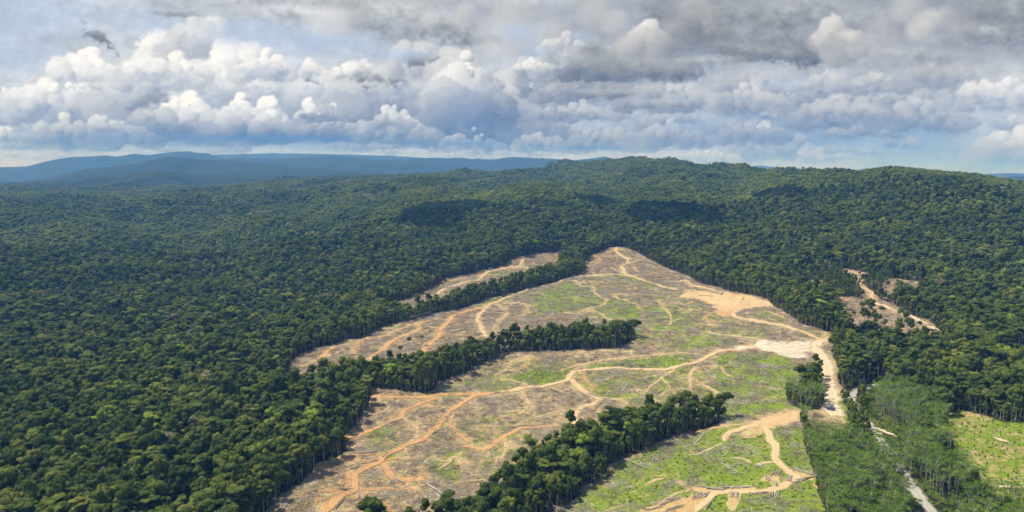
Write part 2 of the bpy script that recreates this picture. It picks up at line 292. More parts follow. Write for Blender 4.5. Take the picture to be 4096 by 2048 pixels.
ROADS = [  # region, points, width m, orange 0..1, name
 ('1', [(1650,650),(1800,590),(1950,530),(2200,470),(2350,420),(2450,405),(2576,397)], 7.5, .35),
 ('2', [(0,410),(150,398),(300,392),(400,395),(500,425),(600,460),(720,495),(850,512),(1000,524),(1150,532),(1300,557),(1420,582),(1510,612),(1535,638),(1450,655),(1300,672),(1262,690),(1270,725),(1350,745),(1500,770),(1650,795),(1800,845),(1900,885),(1975,912),(2010,910)], 7.5, .3),
 ('2', [(1975,912),(1930,928),(1910,960),(1920,1000),(1960,1040),(1985,1070),(1990,1110),(2000,1200),(2010,1288)], 15, .12),
 ('5', [(700,470),(720,540),(745,600),(765,690),(775,780),(800,850)], 18, .12),
 ('2', [(2000,910),(2100,930),(2280,965)], 5, .6),
 ('1', [(1650,650),(1500,690),(1420,720),(1370,770),(1310,830),(1300,880),(1270,910),(1200,960),(1170,1010),(1160,1050),(1110,1080)], 10, .8),
 ('1', [(1690,650),(1650,680),(1610,740),(1630,800),(1650,850),(1680,890)], 8, .45),
 ('1', [(1760,625),(1830,690),(1820,730),(1760,770),(1730,830)], 5, .35), ('1', [(1830,660),(1900,620),(1960,620),(2005,660),(1960,720)], 4, .35),
 ('1', [(1310,740),(1200,765),(1150,780),(1130,830),(1050,870),(980,890),(900,940),(870,980),(800,1020),(750,1065)], 8, .85),
 ('1', [(1110,785),(1000,820),(900,865),(780,900),(700,905),(600,935),(500,960),(420,1000),(380,1050),(300,1090),(220,1120)], 6.5, .85),
 ('1', [(690,910),(650,950),(625,1000),(640,1025)], 6, .85), ('1', [(420,1000),(330,1010),(230,1030),(160,1060)], 5, .7),
 ('1', [(1270,560),(1400,490),(1600,440),(1650,400),(1700,365),(1800,345),(1900,335),(1950,325),(2040,360)], 7, .3),
 ('1', [(1940,325),(1960,270)], 7, .3), ('1', [(1330,450),(1450,430),(1550,415)], 4, .3),
 ('2', [(325,175),(335,220),(400,260),(420,290),(375,325),(385,355),(400,392)], 7, .3), ('2', [(325,175),(300,205),(260,225),(200,250)], 4, .7), ('2', [(345,180),(390,200)], 5, .5),
 ('2', [(150,240),(185,260),(192,290),(150,315),(80,325)], 5, .8), ('2', [(420,290),(470,330),(490,370)], 4, .4), ('2', [(390,345),(340,360)], 4, .4),
 ('2', [(0,440),(40,480),(100,487)], 6, .4), ('2', [(150,490),(160,540),(200,570),(245,590),(230,630),(110,660),(0,705)], 6, .35),
 ('2', [(110,665),(200,700),(250,745),(330,755),(365,778)], 5, .35), ('2', [(320,545),(335,580),(400,600),(480,630),(515,670)], 4, .25), ('2', [(320,548),(560,550),(850,530)], 4, .3),
 ('2', [(670,590),(680,625),(830,620),(860,635),(950,605)], 5, .45), ('2', [(680,630),(740,700),(760,740),(755,800)], 4, .25), ('2', [(760,770),(820,745),(880,745)], 4, .2),
 ('2', [(830,450),(870,440),(960,485),(1060,510),(1150,530)], 7, .5), ('2', [(860,500),(930,490)], 3, .5),
 ('2', [(1110,690),(1060,710),(1040,740),(1080,760)], 5, .6), ('2', [(1430,690),(1560,700),(1660,745)], 4, .4),
 ('2', [(1050,840),(1130,870),(1250,880),(1400,900),(1470,910)], 5, 0), ('2', [(1450,965),(1330,985),(1200,990),(1100,1020),(1000,1075),(960,1090),(800,1125),(600,1145),(350,1132),(150,1145),(0,1165)], 7.5, .3),
 ('4', [(600,165),(555,200),(530,240),(400,275),(250,295),(150,310),(0,335)], 8, .5),
 ('3', [(1950,345),(1900,345),(1780,365),(1700,410),(1620,460),(1560,520),(1510,570),(1480,630),(1400,690),(1300,740),(1200,780),(1100,820),(1040,850),(1020,890),(930,930),(840,975),(825,1030),(830,1080),(830,1110),(760,1150),(690,1190),(640,1240),(600,1290)], 7, .75),
 ('2', [(1000,1030),(850,1015),(700,1030),(500,1045),(350,1060),(200,1080),(100,1100),(0,1120)], 6, .25), ('1', [(2576,1085),(2440,1100),(2350,1130),(2250,1165)], 4, .25),
 ('2', [(440,1035),(450,1000),(475,985)], 5, .2), ('2', [(0,1035),(100,1000),(280,998),(440,1005)], 4, .2), ('2', [(90,1000),(100,1045)], 3, .2),
 ('1', [(1820,1160),(1870,1090),(1950,1060),(2080,1040)], 4, .4), ('1', [(1930,1150),(2000,1090),(2070,1050)], 4, .7),('1', [(1740,1195),(1820,1160),(1960,1150)], 3, .4),
 ('4', [(555,200),(570,240),(640,310),(700,345),(770,380),(790,400),(740,430),(660,450),(620,480),(580,540),(600,580),(560,610)], 8, .5), ('4', [(770,380),(900,390),(960,400),(1020,430)], 6, .4),
 ('4', [(670,180),(670,220),(720,270),(750,310)], 4, .6),
 ('3', [(2400,600),(2200,610),(2080,650),(2000,690),(1950,730),(1850,785),(1750,770),(1680,770)], 7, .6), ('3', [(2400,598),(2100,598),(1750,615)], 2.5, .3), ('3', [(2010,690),(2030,780),(2010,830),(1960,880)], 5, .4),
 ('3', [(1690,800),(1650,840),(1600,850),(1530,880),(1460,850)], 4, .35), ('3', [(1640,850),(1650,890),(1690,930)], 4, .35), ('3', [(1850,785),(1850,830)], 3, .35),
 ('3', [(990,320),(975,370),(1060,372),(1250,377),(1400,370),(1500,355),(1700,350),(1800,355)], 7, .7), ('3', [(1480,370),(1350,420),(1240,470),(1200,510),(1190,540),(1100,570),(1000,620),(900,660),(830,685),(745,690)], 6.5, .55),
 ('3', [(990,390),(1080,440),(1100,460),(1030,500),(960,520)], 4, .5),
 ('3', [(1210,540),(1280,580),(1330,640),(1310,700),(1260,745)], 5, .5), ('3', [(1040,890),(1080,940),(1110,990),(1160,1020),(1250,1030),(1400,1025)], 7.5, .95),
 ('3', [(830,1110),(1000,1105),(1100,1095),(1300,1105)], 4, .8), ('3', [(1590,570),(1620,640),(1700,700),(1740,745)], 5.5, .6), ('3', [(1240,760),(1240,810),(1230,840)], 3, .4),
 ('3', [(2160,350),(2210,430),(2180,480),(2120,510),(1950,550)], 4, .4), ('3', [(1380,440),(1500,455),(1620,465)], 3, .5), ('3', [(1180,860),(900,880),(700,855),(830,840),(1000,825)], 3, .6), ('3', [(870,720),(830,770),(780,800)], 4, .5),
 ('3', [(2250,290),(2400,310),(2500,340)], 3, .3), ('3', [(2576,470),(2400,500),(2250,540),(2150,570)], 2.5, .1), ('3', [(1800,430),(1810,480)], 3, .5),
 ('3', [(520,1230),(560,1130),(700,1130)], 3, .7), ('3', [(1600,860),(1540,920),(1490,960)], 3, .4), ('3', [(2030,235),(2150,265),(2210,290)], 4, .4), ('3', [(1370,960),(1400,1010)], 3, .7),
 ('4', [(1390,150),(1290,220),(1230,260),(1180,300),(1140,340)], 4.5, .25), ('4', [(1290,230),(1350,290),(1340,320)], 3.5, .25), ('4', [(1540,140),(1500,200),(1510,230),(1600,270),(1700,330),(1765,375)], 6, .35),
 ('4', [(1500,230),(1510,300),(1500,350)], 4, .35), ('4', [(1750,130),(1780,190),(1850,220)], 4, .25), ('4', [(1240,390),(1310,340)], 4, .3), ('4', [(1640,130),(1750,130)], 4, .3), ('4', [(1440,420),(1520,400)], 4, .7), ('4', [(1230,400),(1250,430)], 4, .3),
 ('4', [(1180,300),(1150,330)], 3, .3), ('4', [(2150,365),(2200,400)], 3, .3), ('4', [(0,480),(100,490),(200,455)], 3, .3),
 ('4', [(1620,640),(1750,610),(1900,590),(2000,570)], 4, .25), ('4', [(1780,725),(1800,670),(1900,630),(2050,590)], 7, .35), ('4', [(1490,835),(1560,830),(1620,800),(1780,730)], 3, .1), ('4', [(1810,855),(1920,860),(2000,905)], 3, .2),
 ('4', [(2090,600),(2140,700),(2180,780),(2180,850),(2220,910),(2300,970),(2350,1010),(2300,1050),(2200,1090),(2050,1120),(1900,1125),(1780,1125),(1700,1130),(1650,1190),(1580,1240),(1540,1290)], 7, .25),
 ('4', [(2180,890),(2100,895),(2030,912)], 4, .2), ('4', [(1310,1020),(1220,1035),(1150,1080)], 4, .4), ('4', [(1500,1110),(1400,1140),(1300,1190),(1180,1230)], 3.5, .3), ('4', [(940,1250),(820,1284)], 3, .3), ('4', [(2490,1060),(2520,1110)], 2.5, .6),
 ('8', [(1340,260),(1360,340),(1420,400),(1500,430),(1510,490),(1540,535)], 8, .25), ('8', [(1490,530),(1550,550),(1700,610),(1850,660),(1960,700),(2080,770),(2190,830),(2190,880),(2160,930)], 7, .2),
 ('8', [(1110,190),(1180,195),(1250,200),(1450,250)], 6, .35), ('8', [(1640,310),(1750,300),(1870,320)], 5, .25), ('8', [(1030,840),(1045,890)], 4, .4),
]
GRAVEL = [[(3510,1538),(3455,1551),(3417,1572),(3408,1594),(3415,1628),(3451,1674),(3481,1704),(3528,1772),(3579,1840),(3600,1870),(3651,1951),(3690,2000),(3723,2045),(3760,2100)],
          [(3700,1530),(3800,1531),(3850,1532),(3890,1533),(3940,1534)], [(4060,1418),(4078,1412),(4096,1398),(4130,1380)]]
SIDE = [[(3451,1674),(3481,1704),(3532,1725),(3591,1751)], [(3960,1935),(4000,1945),(4096,1953)], [(3975,1750),(4040,1770)]]

u_g, v_g = project(GX, GY, GZ)
NEARM = (RR < 3200) & (np.abs(AZ) < math.radians(50))
def soft_poly_grid(polys_w):
    """polygons (with wobbling edge) evaluated on the terrain grid"""
    out = np.zeros(GX.shape, np.float32)
    m = NEARM
    return out
wob_u = (pnoise(GX / 14, GY / 14, 91) * 1.0 + pnoise(GX / 5, GY / 5, 92) * .5) * (9000 / np.maximum(RR, 300))
wob_v = (pnoise(GX / 14, GY / 14, 93) * 1.0 + pnoise(GX / 5, GY / 5, 94) * .5) * (2800 / np.maximum(RR, 300))
uw, vw = u_g + wob_u, v_g + wob_v
visn = NEARM & (TAN >= CMAX - 0.012)
def paint(polys, amt_i=1, wob=1.0):
    out = np.zeros(GX.shape, np.float32)
    for p in polys:
        inside = in_poly(u_g + wob_u * wob, v_g + wob_v * wob, p[0]) & visn
        out = np.maximum(out, inside * np.float32(p[amt_i]))
    return out
def blur(a, n):
    for _ in range(n):
        a = (a + np.roll(a, 1, 0) + np.roll(a, -1, 0)) / 3
        a = (a + np.roll(a, 1, 1) + np.roll(a, -1, 1)) / 3
    return a
CLEAR = paint([(C1, 1), (C2, 1), (C3, 1), (C4, 1), (C5, 1), (PLANTOPEN, 1), (ROADCUT, 1)], wob=.7)
A_clear = blur(CLEAR, 1)
A_grass = blur(paint(GRASS, wob=2.5), 4)
A_soil = blur(paint(SOIL, wob=1.5), 2)
A_orange = blur(paint([(p[0], p[2]) for p in SOIL], wob=1.5), 3)
A_chalk = blur(paint(CHALK, wob=1.5), 2)
def is_clear(x, y):
    return H(x, y, CLEAR) > 0.5

# ------------------------------------------------------------------ mesh + material helpers
def mesh_from(name, verts, quads=None, tris=None, mats=None, mat_idx=None, smooth=False):
    me = D.meshes.new(name)
    verts = np.asarray(verts, np.float32)
    me.vertices.add(len(verts)); me.vertices.foreach_set('co', verts.ravel())
    fl = []; sizes = []
    if quads is not None and len(quads): fl.append(np.asarray(quads, np.int32).ravel()); sizes.append(np.full(len(quads), 4))
    if tris is not None and len(tris): fl.append(np.asarray(tris, np.int32).ravel()); sizes.append(np.full(len(tris), 3))
    loops = np.concatenate(fl); sizes = np.concatenate(sizes)
    me.loops.add(len(loops)); me.loops.foreach_set('vertex_index', loops)
    me.polygons.add(len(sizes))
    st = np.concatenate([[0], np.cumsum(sizes)[:-1]]).astype(np.int32)
    me.polygons.foreach_set('loop_start', st)
    me.polygons.foreach_set('loop_total', sizes.astype(np.int32))
    for m in (mats or []): me.materials.append(m)
    if mat_idx is not None: me.polygons.foreach_set('material_index', np.asarray(mat_idx, np.int32))
    me.polygons.foreach_set('use_smooth', np.full(len(sizes), bool(smooth)))
    me.update(calc_edges=True)
    return me
def add_attr(me, name, data, typ='FLOAT'):
    a = me.attributes.new(name, typ, 'POINT')
    if typ == 'FLOAT': a.data.foreach_set('value', np.asarray(data, np.float32).ravel())
    elif typ == 'INT': a.data.foreach_set('value', np.asarray(data, np.int32).ravel())
    elif typ == 'FLOAT_VECTOR': a.data.foreach_set('vector', np.asarray(data, np.float32).ravel())
    elif typ == 'FLOAT_COLOR': a.data.foreach_set('color', np.asarray(data, np.float32).ravel())
def link(o, parent=None):
    COL.objects.link(o)
    if parent is not None: o.parent = parent
    return o
def obj(name, me, parent=None, label=None, cat=None, group=None, kind=None, loc=None):
    o = D.objects.new(name, me); link(o, parent)
    if label: o['label'] = label
    if cat: o['category'] = cat
    if group: o['group'] = group
    if kind: o['kind'] = kind
    if loc is not None: o.location = loc
    return o
class NT:
    """small node-tree builder"""
    def __init__(s, name):
        s.m = D.materials.new(name); s.m.use_nodes = True; s.t = s.m.node_tree; s.t.nodes.clear()
        s.out = s.t.nodes.new('ShaderNodeOutputMaterial')
    def n(s, typ, **kw):
        nd = s.t.nodes.new(typ)
        for k, v in kw.items():
            if k.startswith('i_'):
                nd.inputs[k[2:]].default_value = v
            else: setattr(nd, k, v)
        return nd
    def l(s, a, b): s.t.links.new(a, b)
    def val(s, sock, v):
        if isinstance(v, (int, float)): sock.default_value = v
        elif isinstance(v, tuple): sock.default_value = v if len(v) == len(sock.default_value) else (*v, 1)
        else: s.l(v, sock)
    def math(s, op, a, b=None, c=None, clamp=False):
        nd = s.n('ShaderNodeMath', operation=op, use_clamp=clamp)
        s.val(nd.inputs[0], a)
        if b is not None: s.val(nd.inputs[1], b)
        if c is not None: s.val(nd.inputs[2], c)
        return nd.outputs[0]
    def mix(s, f, a, b):
        nd = s.n('ShaderNodeMix', data_type='RGBA')
        s.val(nd.inputs[0], f)
        s.val(nd.inputs[6], a if not isinstance(a, tuple) else (*a, 1)); s.val(nd.inputs[7], b if not isinstance(b, tuple) else (*b, 1))
        return nd.outputs[2]
    def noise(s, vec, scale, detail=3, rough=.55, col=False):
        nd = s.n('ShaderNodeTexNoise'); nd.inputs['Scale'].default_value = scale; nd.inputs['Detail'].default_value = detail
        nd.inputs['Roughness'].default_value = rough
        if vec is not None: s.l(vec, nd.inputs['Vector'])
        return nd.outputs['Color' if col else 'Fac']
    def ramp(s, f, stops):
        nd = s.n('ShaderNodeValToRGB'); e = nd.color_ramp.elements
        while len(e) < len(stops): e.new(.5)
        for el, (p, c) in zip(e, stops):
            el.position = p; el.color = (*c, 1) if isinstance(c, tuple) else (c, c, c, 1)
        s.l(f, nd.inputs[0]); return nd.outputs[0]
    def attr(s, name, typ='GEOMETRY'):
        nd = s.n('ShaderNodeAttribute', attribute_name=name, attribute_type=typ); return nd.outputs['Fac']
    def pos(s):
        return s.n('ShaderNodeNewGeometry').outputs['Position']
    def mapr(s, v, a, b, c=0., d=1.):
        nd = s.n('ShaderNodeMapRange', clamp=True); s.val(nd.inputs[0], v)
        for i, k in enumerate((a, b, c, d)): nd.inputs[1 + i].default_value = k
        return nd.outputs[0]
    def bsdf(s, col, rough=.9, spec=.2, normal=None):
        nd = s.n('ShaderNodeBsdfPrincipled'); s.val(nd.inputs['Base Color'], col); s.val(nd.inputs['Roughness'], rough)
        nd.inputs['Specular IOR Level'].default_value = spec
        if normal is not None: s.l(normal, nd.inputs['Normal'])
        return nd
    def fin(s, shader):
        s.l(shader, s.out.inputs['Surface']); return s.m

# ------------------------------------------------------------------ ground
g = NT('ground_material')
P = g.pos()
clear, grass, soil, orange, chalk, farf = [g.attr(k) for k in ('clear', 'grass', 'soil', 'orange', 'chalk', 'farf')]
n1 = g.noise(P, .9, 4, .65); n2 = g.noise(P, .16, 4, .6); n3 = g.noise(P, .035, 4, .6); n4 = g.noise(P, .35, 3, .6)
def stretch(nt, ax, ay, rot):
    mp = nt.n('ShaderNodeMapping'); mp.inputs['Scale'].default_value = (ax, ay, .3); mp.inputs['Rotation'].default_value = (0, 0, rot)
    nt.l(P, mp.inputs[0]); return mp.outputs[0]
s1 = g.noise(stretch(g, .25, 1.6, .5), 1, 3, .7); s2 = g.noise(stretch(g, 1.8, .3, .9), 1, 3, .7)
strk = g.math('MAXIMUM', g.mapr(s1, .52, .68), g.mapr(s2, .54, .68))
deb = g.ramp(n1, [(.30, (.125, .086, .032)), (.44, (.33, .235, .10)), (.57, (.53, .40, .185)), (.72, (.72, .58, .32))])
deb = g.mix(g.math('MULTIPLY', g.mapr(g.noise(P, .06, 4, .6), .46, .62), .55), deb, (.17, .13, .085))
deb = g.mix(g.math('MULTIPLY', strk, .6), deb, (.58, .49, .32))
tan = g.ramp(n4, [(.3, (.60, .42, .21)), (.7, (.78, .60, .34))])
org = g.ramp(n4, [(.3, (.50, .24, .085)), (.7, (.66, .36, .15))])
bare = g.mix(g.math('MINIMUM', orange, 1.0), tan, org)
it = [g.math('ABSOLUTE', g.math('SUBTRACT', g.noise(P, sc, 2.5, .5), .5)) for sc in (.011, .019, .032)]
trail = g.math('MULTIPLY', g.mapr(g.math('MINIMUM', g.math('MINIMUM', g.math('MULTIPLY', it[0], 1.0), g.math('MULTIPLY', it[1], 1.2)), g.math('MULTIPLY', it[2], 2.2)), .019, .006), g.mapr(n4, .3, .55))
patch = g.mapr(n2, .50, .66)
patch = g.math('MULTIPLY', patch, g.mapr(n3, .35, .6))
c = g.mix(g.math('MULTIPLY', patch, .75), deb, tan)
c = g.mix(g.math('MULTIPLY', trail, .85), c, g.mix(n3, tan, org))
sm = g.mapr(g.math('ADD', soil, g.math('MULTIPLY', g.math('SUBTRACT', n2, .5), .9)), .40, .56)
tyre = g.mapr(g.noise(stretch(g, .04, .8, .25), 1, 4, .7), .45, .62)
c = g.mix(sm, c, g.mix(.20, g.mix(g.math('MULTIPLY', tyre, .45), bare, (.42, .26, .11)), deb))
grn = g.ramp(n4, [(.25, (.095, .16, .016)), (.5, (.175, .245, .026)), (.75, (.32, .34, .058))])
gm = g.math('ADD', g.math('ADD', g.math('MULTIPLY', grass, .85), .24), g.math('MULTIPLY', g.math('SUBTRACT', n2, .5), 2.2))
gm = g.math('ADD', gm, g.math('MULTIPLY', g.math('SUBTRACT', n3, .5), 1.6))
gm = g.math('ADD', gm, g.math('MULTIPLY', g.math('SUBTRACT', n1, .5), .55))
gmask = g.math('MULTIPLY', g.mapr(gm, .38, .84), g.math('SUBTRACT', 1.0, g.math('MULTIPLY', sm, .8)))
c = g.mix(gmask, c, grn)
cm = g.mapr(g.math('ADD', chalk, g.math('MULTIPLY', g.math('SUBTRACT', n2, .5), .8)), .35, .6)
c = g.mix(cm, c, g.ramp(g.noise(stretch(g, .05, .35, .1), 1, 4, .65), [(.34, (.40, .31, .20)), (.48, (.60, .50, .36)), (.66, (.76, .67, .53))]))
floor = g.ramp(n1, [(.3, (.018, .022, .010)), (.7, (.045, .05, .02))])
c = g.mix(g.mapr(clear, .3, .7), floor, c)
fn = g.noise(P, .03, 5, .7); fn2 = g.noise(P, .003, 3, .5)
fcol = g.ramp(fn, [(.3, (.010, .020, .010)), (.5, (.022, .040, .014)), (.7, (.050, .075, .024))])
fcol = g.mix(g.mapr(fn2, .4, .6), fcol, g.ramp(fn, [(.3, (.014, .024, .012)), (.7, (.040, .060, .022))]))
c = g.mix(farf, c, fcol)
bp = g.n('ShaderNodeBump'); bp.inputs['Strength'].default_value = .7; bp.inputs['Distance'].default_value = 1.2
g.l(g.math('ADD', n1, g.math('MULTIPLY', n4, 1.2)), bp.inputs['Height'])
GROUND_MAT = g.fin(g.bsdf(c, .95, .08, bp.outputs[0]).outputs[0])

idx = np.arange(NR * NA).reshape(NR, NA)
q = np.stack([idx[:-1, :-1], idx[:-1, 1:], idx[1:, 1:], idx[1:, :-1]], -1).reshape(-1, 4)[:, ::-1]
me = mesh_from('terrain', np.stack([GX, GY, GZ], -1).reshape(-1, 3), quads=q, mats=[GROUND_MAT], smooth=True)
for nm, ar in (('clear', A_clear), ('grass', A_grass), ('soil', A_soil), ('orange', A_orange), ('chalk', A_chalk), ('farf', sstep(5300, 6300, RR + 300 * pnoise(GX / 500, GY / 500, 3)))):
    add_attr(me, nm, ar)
terrain = obj('terrain', me, kind='structure', label='rolling cleared hillside and forested hills running to the horizon')

# ------------------------------------------------------------------ roads and tracks
def road_mat(name, c0, c1, c2, ragged=1.5, worn=.0):
    r = NT(name); P = r.pos()
    n = r.noise(P, .5, 4, .6); nb = r.noise(P, .08, 3, .6); ne = r.noise(P, .35, 4, .65)
    t = r.attr('across')
    col = r.mix(r.mapr(n, .3, .7), c0, c1)
    rut = r.math('ABSOLUTE', r.math('SUBTRACT', r.math('ABSOLUTE', t), .42))
    col = r.mix(r.math('MULTIPLY', r.mapr(rut, .16, .02), .55), col, c2)
    col = r.mix(r.math('MULTIPLY', r.mapr(nb, .5, .7), .35), col, c0)
    e = r.math('ADD', r.math('ABSOLUTE', t), r.math('MULTIPLY', r.math('SUBTRACT', ne, .5), ragged))
    a = r.mapr(e, .98, .52)
    if worn: a = r.math('MULTIPLY', a, r.mapr(r.noise(P, .22, 4, .65), .36, .56, 1 - worn, 1))
    mx = r.n('ShaderNodeMixShader'); tr = r.n('ShaderNodeBsdfTransparent')
    r.l(a, mx.inputs[0]); r.l(tr.outputs[0], mx.inputs[1]); r.l(r.bsdf(col, .95, .1).outputs[0], mx.inputs[2])
    return r.fin(mx.outputs[0])
ROADM = [road_mat('pale_soil_road', (.52, .40, .24), (.68, .54, .35), (.74, .61, .43)),
         road_mat('tan_soil_road', (.49, .335, .165), (.64, .46, .245), (.69, .52, .31)),
         road_mat('orange_soil_road', (.45, .245, .10), (.58, .34, .15), (.63, .40, .20))]
TRACKM = [road_mat('pale_soil_track', (.46, .355, .20), (.60, .475, .29), (.62, .50, .33), 1.7, .4),
         road_mat('tan_soil_track', (.44, .31, .155), (.57, .415, .225), (.60, .45, .26), 1.7, .4),
         road_mat('orange_soil_track', (.42, .235, .10), (.55, .325, .15), (.58, .37, .19), 1.7, .35)]
GRAVM = road_mat('gravel_road_surface', (.34, .315, .26), (.43, .40, .34), (.48, .45, .39), .7)
TRACKPTS = []
def ribbon(name, pts, width, mat, lift, label, res=3.0):
    P3 = px_ground([p[0] for p in pts], [p[1] for p in pts])[:, :2]
    # Catmull-Rom smoothing in plan
    Q = np.vstack([2 * P3[0] - P3[1], P3, 2 * P3[-1] - P3[-2]])
    out = []
    for i in range(1, len(Q) - 2):
        L = np.hypot(*(Q[i + 1] - Q[i])); n = max(2, int(L / res))
        t = np.linspace(0, 1, n, endpoint=False)[:, None]
        out.append(.5 * ((2 * Q[i]) + (-Q[i - 1] + Q[i + 1]) * t + (2 * Q[i - 1] - 5 * Q[i] + 4 * Q[i + 1] - Q[i + 2]) * t ** 2 + (-Q[i - 1] + 3 * Q[i] - 3 * Q[i + 1] + Q[i + 2]) * t ** 3))
    out.append(Q[-2][None]); C = np.vstack(out)
    C[:, 0] += pnoise(C[:, 0] / 25, C[:, 1] / 25, 5) * 3; C[:, 1] += pnoise(C[:, 0] / 25, C[:, 1] / 25, 6) * 3
    T = np.gradient(C, axis=0); T /= np.maximum(np.hypot(T[:, 0], T[:, 1])[:, None], 1e-6)
    Nn = np.stack([-T[:, 1], T[:, 0]], 1)
    TRACKPTS.extend((float(a), float(b), width * .5) for a, b in C)
    ts = np.linspace(-1, 1, 9)
    cum = np.concatenate([[0], np.cumsum(np.hypot(*np.diff(C, axis=0).T))])
    tap = np.clip(np.minimum(cum, cum[-1] - cum) / 9 + .25, 0, 1) if width < 8.5 else 1.0
    w = width * .5 * 1.3 * (1 + (.5 if width < 12 else .8) * pnoise(C[:, 0] / 17, C[:, 1] / 17, 77)) * tap
    X = C[:, None, 0] + Nn[:, None, 0] * ts * w[:, None]; Y = C[:, None, 1] + Nn[:, None, 1] * ts * w[:, None]
    Z = H(X.ravel(), Y.ravel()).reshape(X.shape) + lift
    n = len(C); idx = np.arange(n * 9).reshape(n, 9)
    q = np.stack([idx[:-1, :-1], idx[1:, :-1], idx[1:, 1:], idx[:-1, 1:]], -1).reshape(-1, 4)
    me = mesh_from(name, np.stack([X, Y, Z], -1).reshape(-1, 3), quads=q, mats=[mat], smooth=True)
    add_attr(me, 'across', np.broadcast_to(ts, X.shape))
    return obj(name, me, kind='structure', label=label)
for i, (k, pts, w, orng) in enumerate(ROADS):
    m = (ROADM if w >= 6.5 else TRACKM)[0 if orng < .21 else 1 if orng < .55 else 2]
    ribbon('dirt_road' if w >= 7 else 'dirt_track', rg(k, pts), w * 1.1, m, .22 + .012 * (i % 40), 'bare earth logging road winding over the cleared hillside')
for i, pts in enumerate(GRAVEL):
    ribbon('gravel_road', pts, 9, GRAVM, .5 + .05 * i, 'pale gravel road running between the plantation trees')
for i, pts in enumerate(SIDE):
    ribbon('dirt_track', pts, 6, ROADM[0], .42 + .05 * i, 'short earth track among the plantation trees')
# ------------------------------------------------------------------ vegetation shapes
def ico(sub):
    t = (1 + 5 ** .5) / 2
    v = [(-1,t,0),(1,t,0),(-1,-t,0),(1,-t,0),(0,-1,t),(0,1,t),(0,-1,-t),(0,1,-t),(t,0,-1),(t,0,1),(-t,0,-1),(-t,0,1)]
    f = [(0,11,5),(0,5,1),(0,1,7),(0,7,10),(0,10,11),(1,5,9),(5,11,4),(11,10,2),(10,7,6),(7,1,8),(3,9,4),(3,4,2),(3,2,6),(3,6,8),(3,8,9),(4,9,5),(2,4,11),(6,2,10),(8,6,7),(9,8,1)]
    v = [np.array(p) / np.linalg.norm(p) for p in v]
    for _ in range(sub):
        c = {}; nf = []
        def mid(a, b):
            k = (min(a, b), max(a, b))
            if k not in c:
                m = v[a] + v[b]; v.append(m / np.linalg.norm(m)); c[k] = len(v) - 1
            return c[k]
        for a, b, d in f:
            x, y, z = mid(a, b), mid(b, d), mid(d, a)
            nf += [(a, x, z), (b, y, x), (d, z, y), (x, y, z)]
        f = nf
    return np.array(v), np.array(f)
ICO0, ICO1, ICO2 = ico(0), ico(1), ico(2)
class Soup:
    """collects triangles and quads with a material index"""
    def __init__(s): s.v = []; s.t = []; s.q = []; s.tm = []; s.qm = []; s.n = 0
    def add(s, v, t=None, q=None, m=0):
        v = np.asarray(v, float)
        if t is not None: s.t.append(np.asarray(t) + s.n); s.tm.append(np.full(len(t), m))
        if q is not None: s.q.append(np.asarray(q) + s.n); s.qm.append(np.full(len(q), m))
        s.v.append(v); s.n += len(v)
    def blob(s, c, r, R, sub=ICO1, jit=.22, m=0, cut=None):
        v, f = sub
        d = v * (1 + R.normal(0, jit, (len(v), 1)) * .7)
        s.add(np.asarray(c) + d * np.asarray(r), t=f, m=m)
    def cards(s, p, n, size, R, m=0, asp=.7):
        k = len(p)
        n = n / np.linalg.norm(n, axis=1)[:, None]
        a = np.cross(n, R.normal(size=(k, 3))); a /= np.linalg.norm(a, axis=1)[:, None]
        b = np.cross(n, a)
        sz = np.asarray(size).reshape(-1, 1) * np.ones((k, 1))
        a = a * sz; b = b * sz * asp
        j = lambda: 1 + R.uniform(-.3, .3, (k, 1))
        v = np.stack([p - a * j() - b * .2, p - b * j() + a * .1, p + a * j() + b * .2, p + b * j() - a * .1], 1).reshape(-1, 3)
        s.add(v, q=np.arange(4 * k).reshape(k, 4), m=m)
    def tube(s, pts, rad, sides=6, m=1):
        pts = np.asarray(pts, float); k = len(pts)
        T = np.gradient(pts, axis=0); T /= np.linalg.norm(T, axis=1)[:, None]
        up = np.array([0, 0, 1.]) if abs(T[0][2]) < .9 else np.array([1., 0, 0])
        A = np.cross(T, up); A /= np.linalg.norm(A, axis=1)[:, None]; B = np.cross(T, A)
        an = np.linspace(0, 2 * np.pi, sides, endpoint=False)
        r = np.asarray(rad, float).reshape(-1, 1, 1) * np.ones((k, 1, 1))
        v = pts[:, None] + r * (A[:, None] * np.cos(an)[None, :, None] + B[:, None] * np.sin(an)[None, :, None])
        idx = np.arange(k * sides).reshape(k, sides); i2 = np.roll(idx, -1, 1)
        q = np.stack([idx[:-1], i2[:-1], i2[1:], idx[1:]], -1).reshape(-1, 4)
        s.add(v.reshape(-1, 3), q=q, m=m)
        caps = [[idx[0][0], idx[0][i + 1], idx[0][i]] for i in range(1, sides - 1)] + [[idx[-1][0], idx[-1][i], idx[-1][i + 1]] for i in range(1, sides - 1)]
        s.t.append(np.array(caps) + (s.n - k * sides)); s.tm.append(np.full(len(caps), m))
    def mesh(s, name, mats, only=None, smooth=False):
        V = np.vstack(s.v)
        Q = np.vstack(s.q) if s.q else np.zeros((0, 4), int); T = np.vstack(s.t) if s.t else np.zeros((0, 3), int)
        qm = np.concatenate(s.qm) if s.q else np.zeros(0, int); tm = np.concatenate(s.tm) if s.t else np.zeros(0, int)
        if only is not None:
            Q, qm, T, tm = Q[qm == only], qm[qm == only] * 0, T[tm == only], tm[tm == only] * 0
            used = np.unique(np.concatenate([Q.ravel(), T.ravel()])); mp = np.zeros(len(V), int); mp[used] = np.arange(len(used))
            V, Q, T = V[used], mp[Q], mp[T]; mats = [mats[only]]
        return mesh_from(name, V, quads=Q, tris=T, mats=mats, mat_idx=np.concatenate([qm, tm]), smooth=smooth)
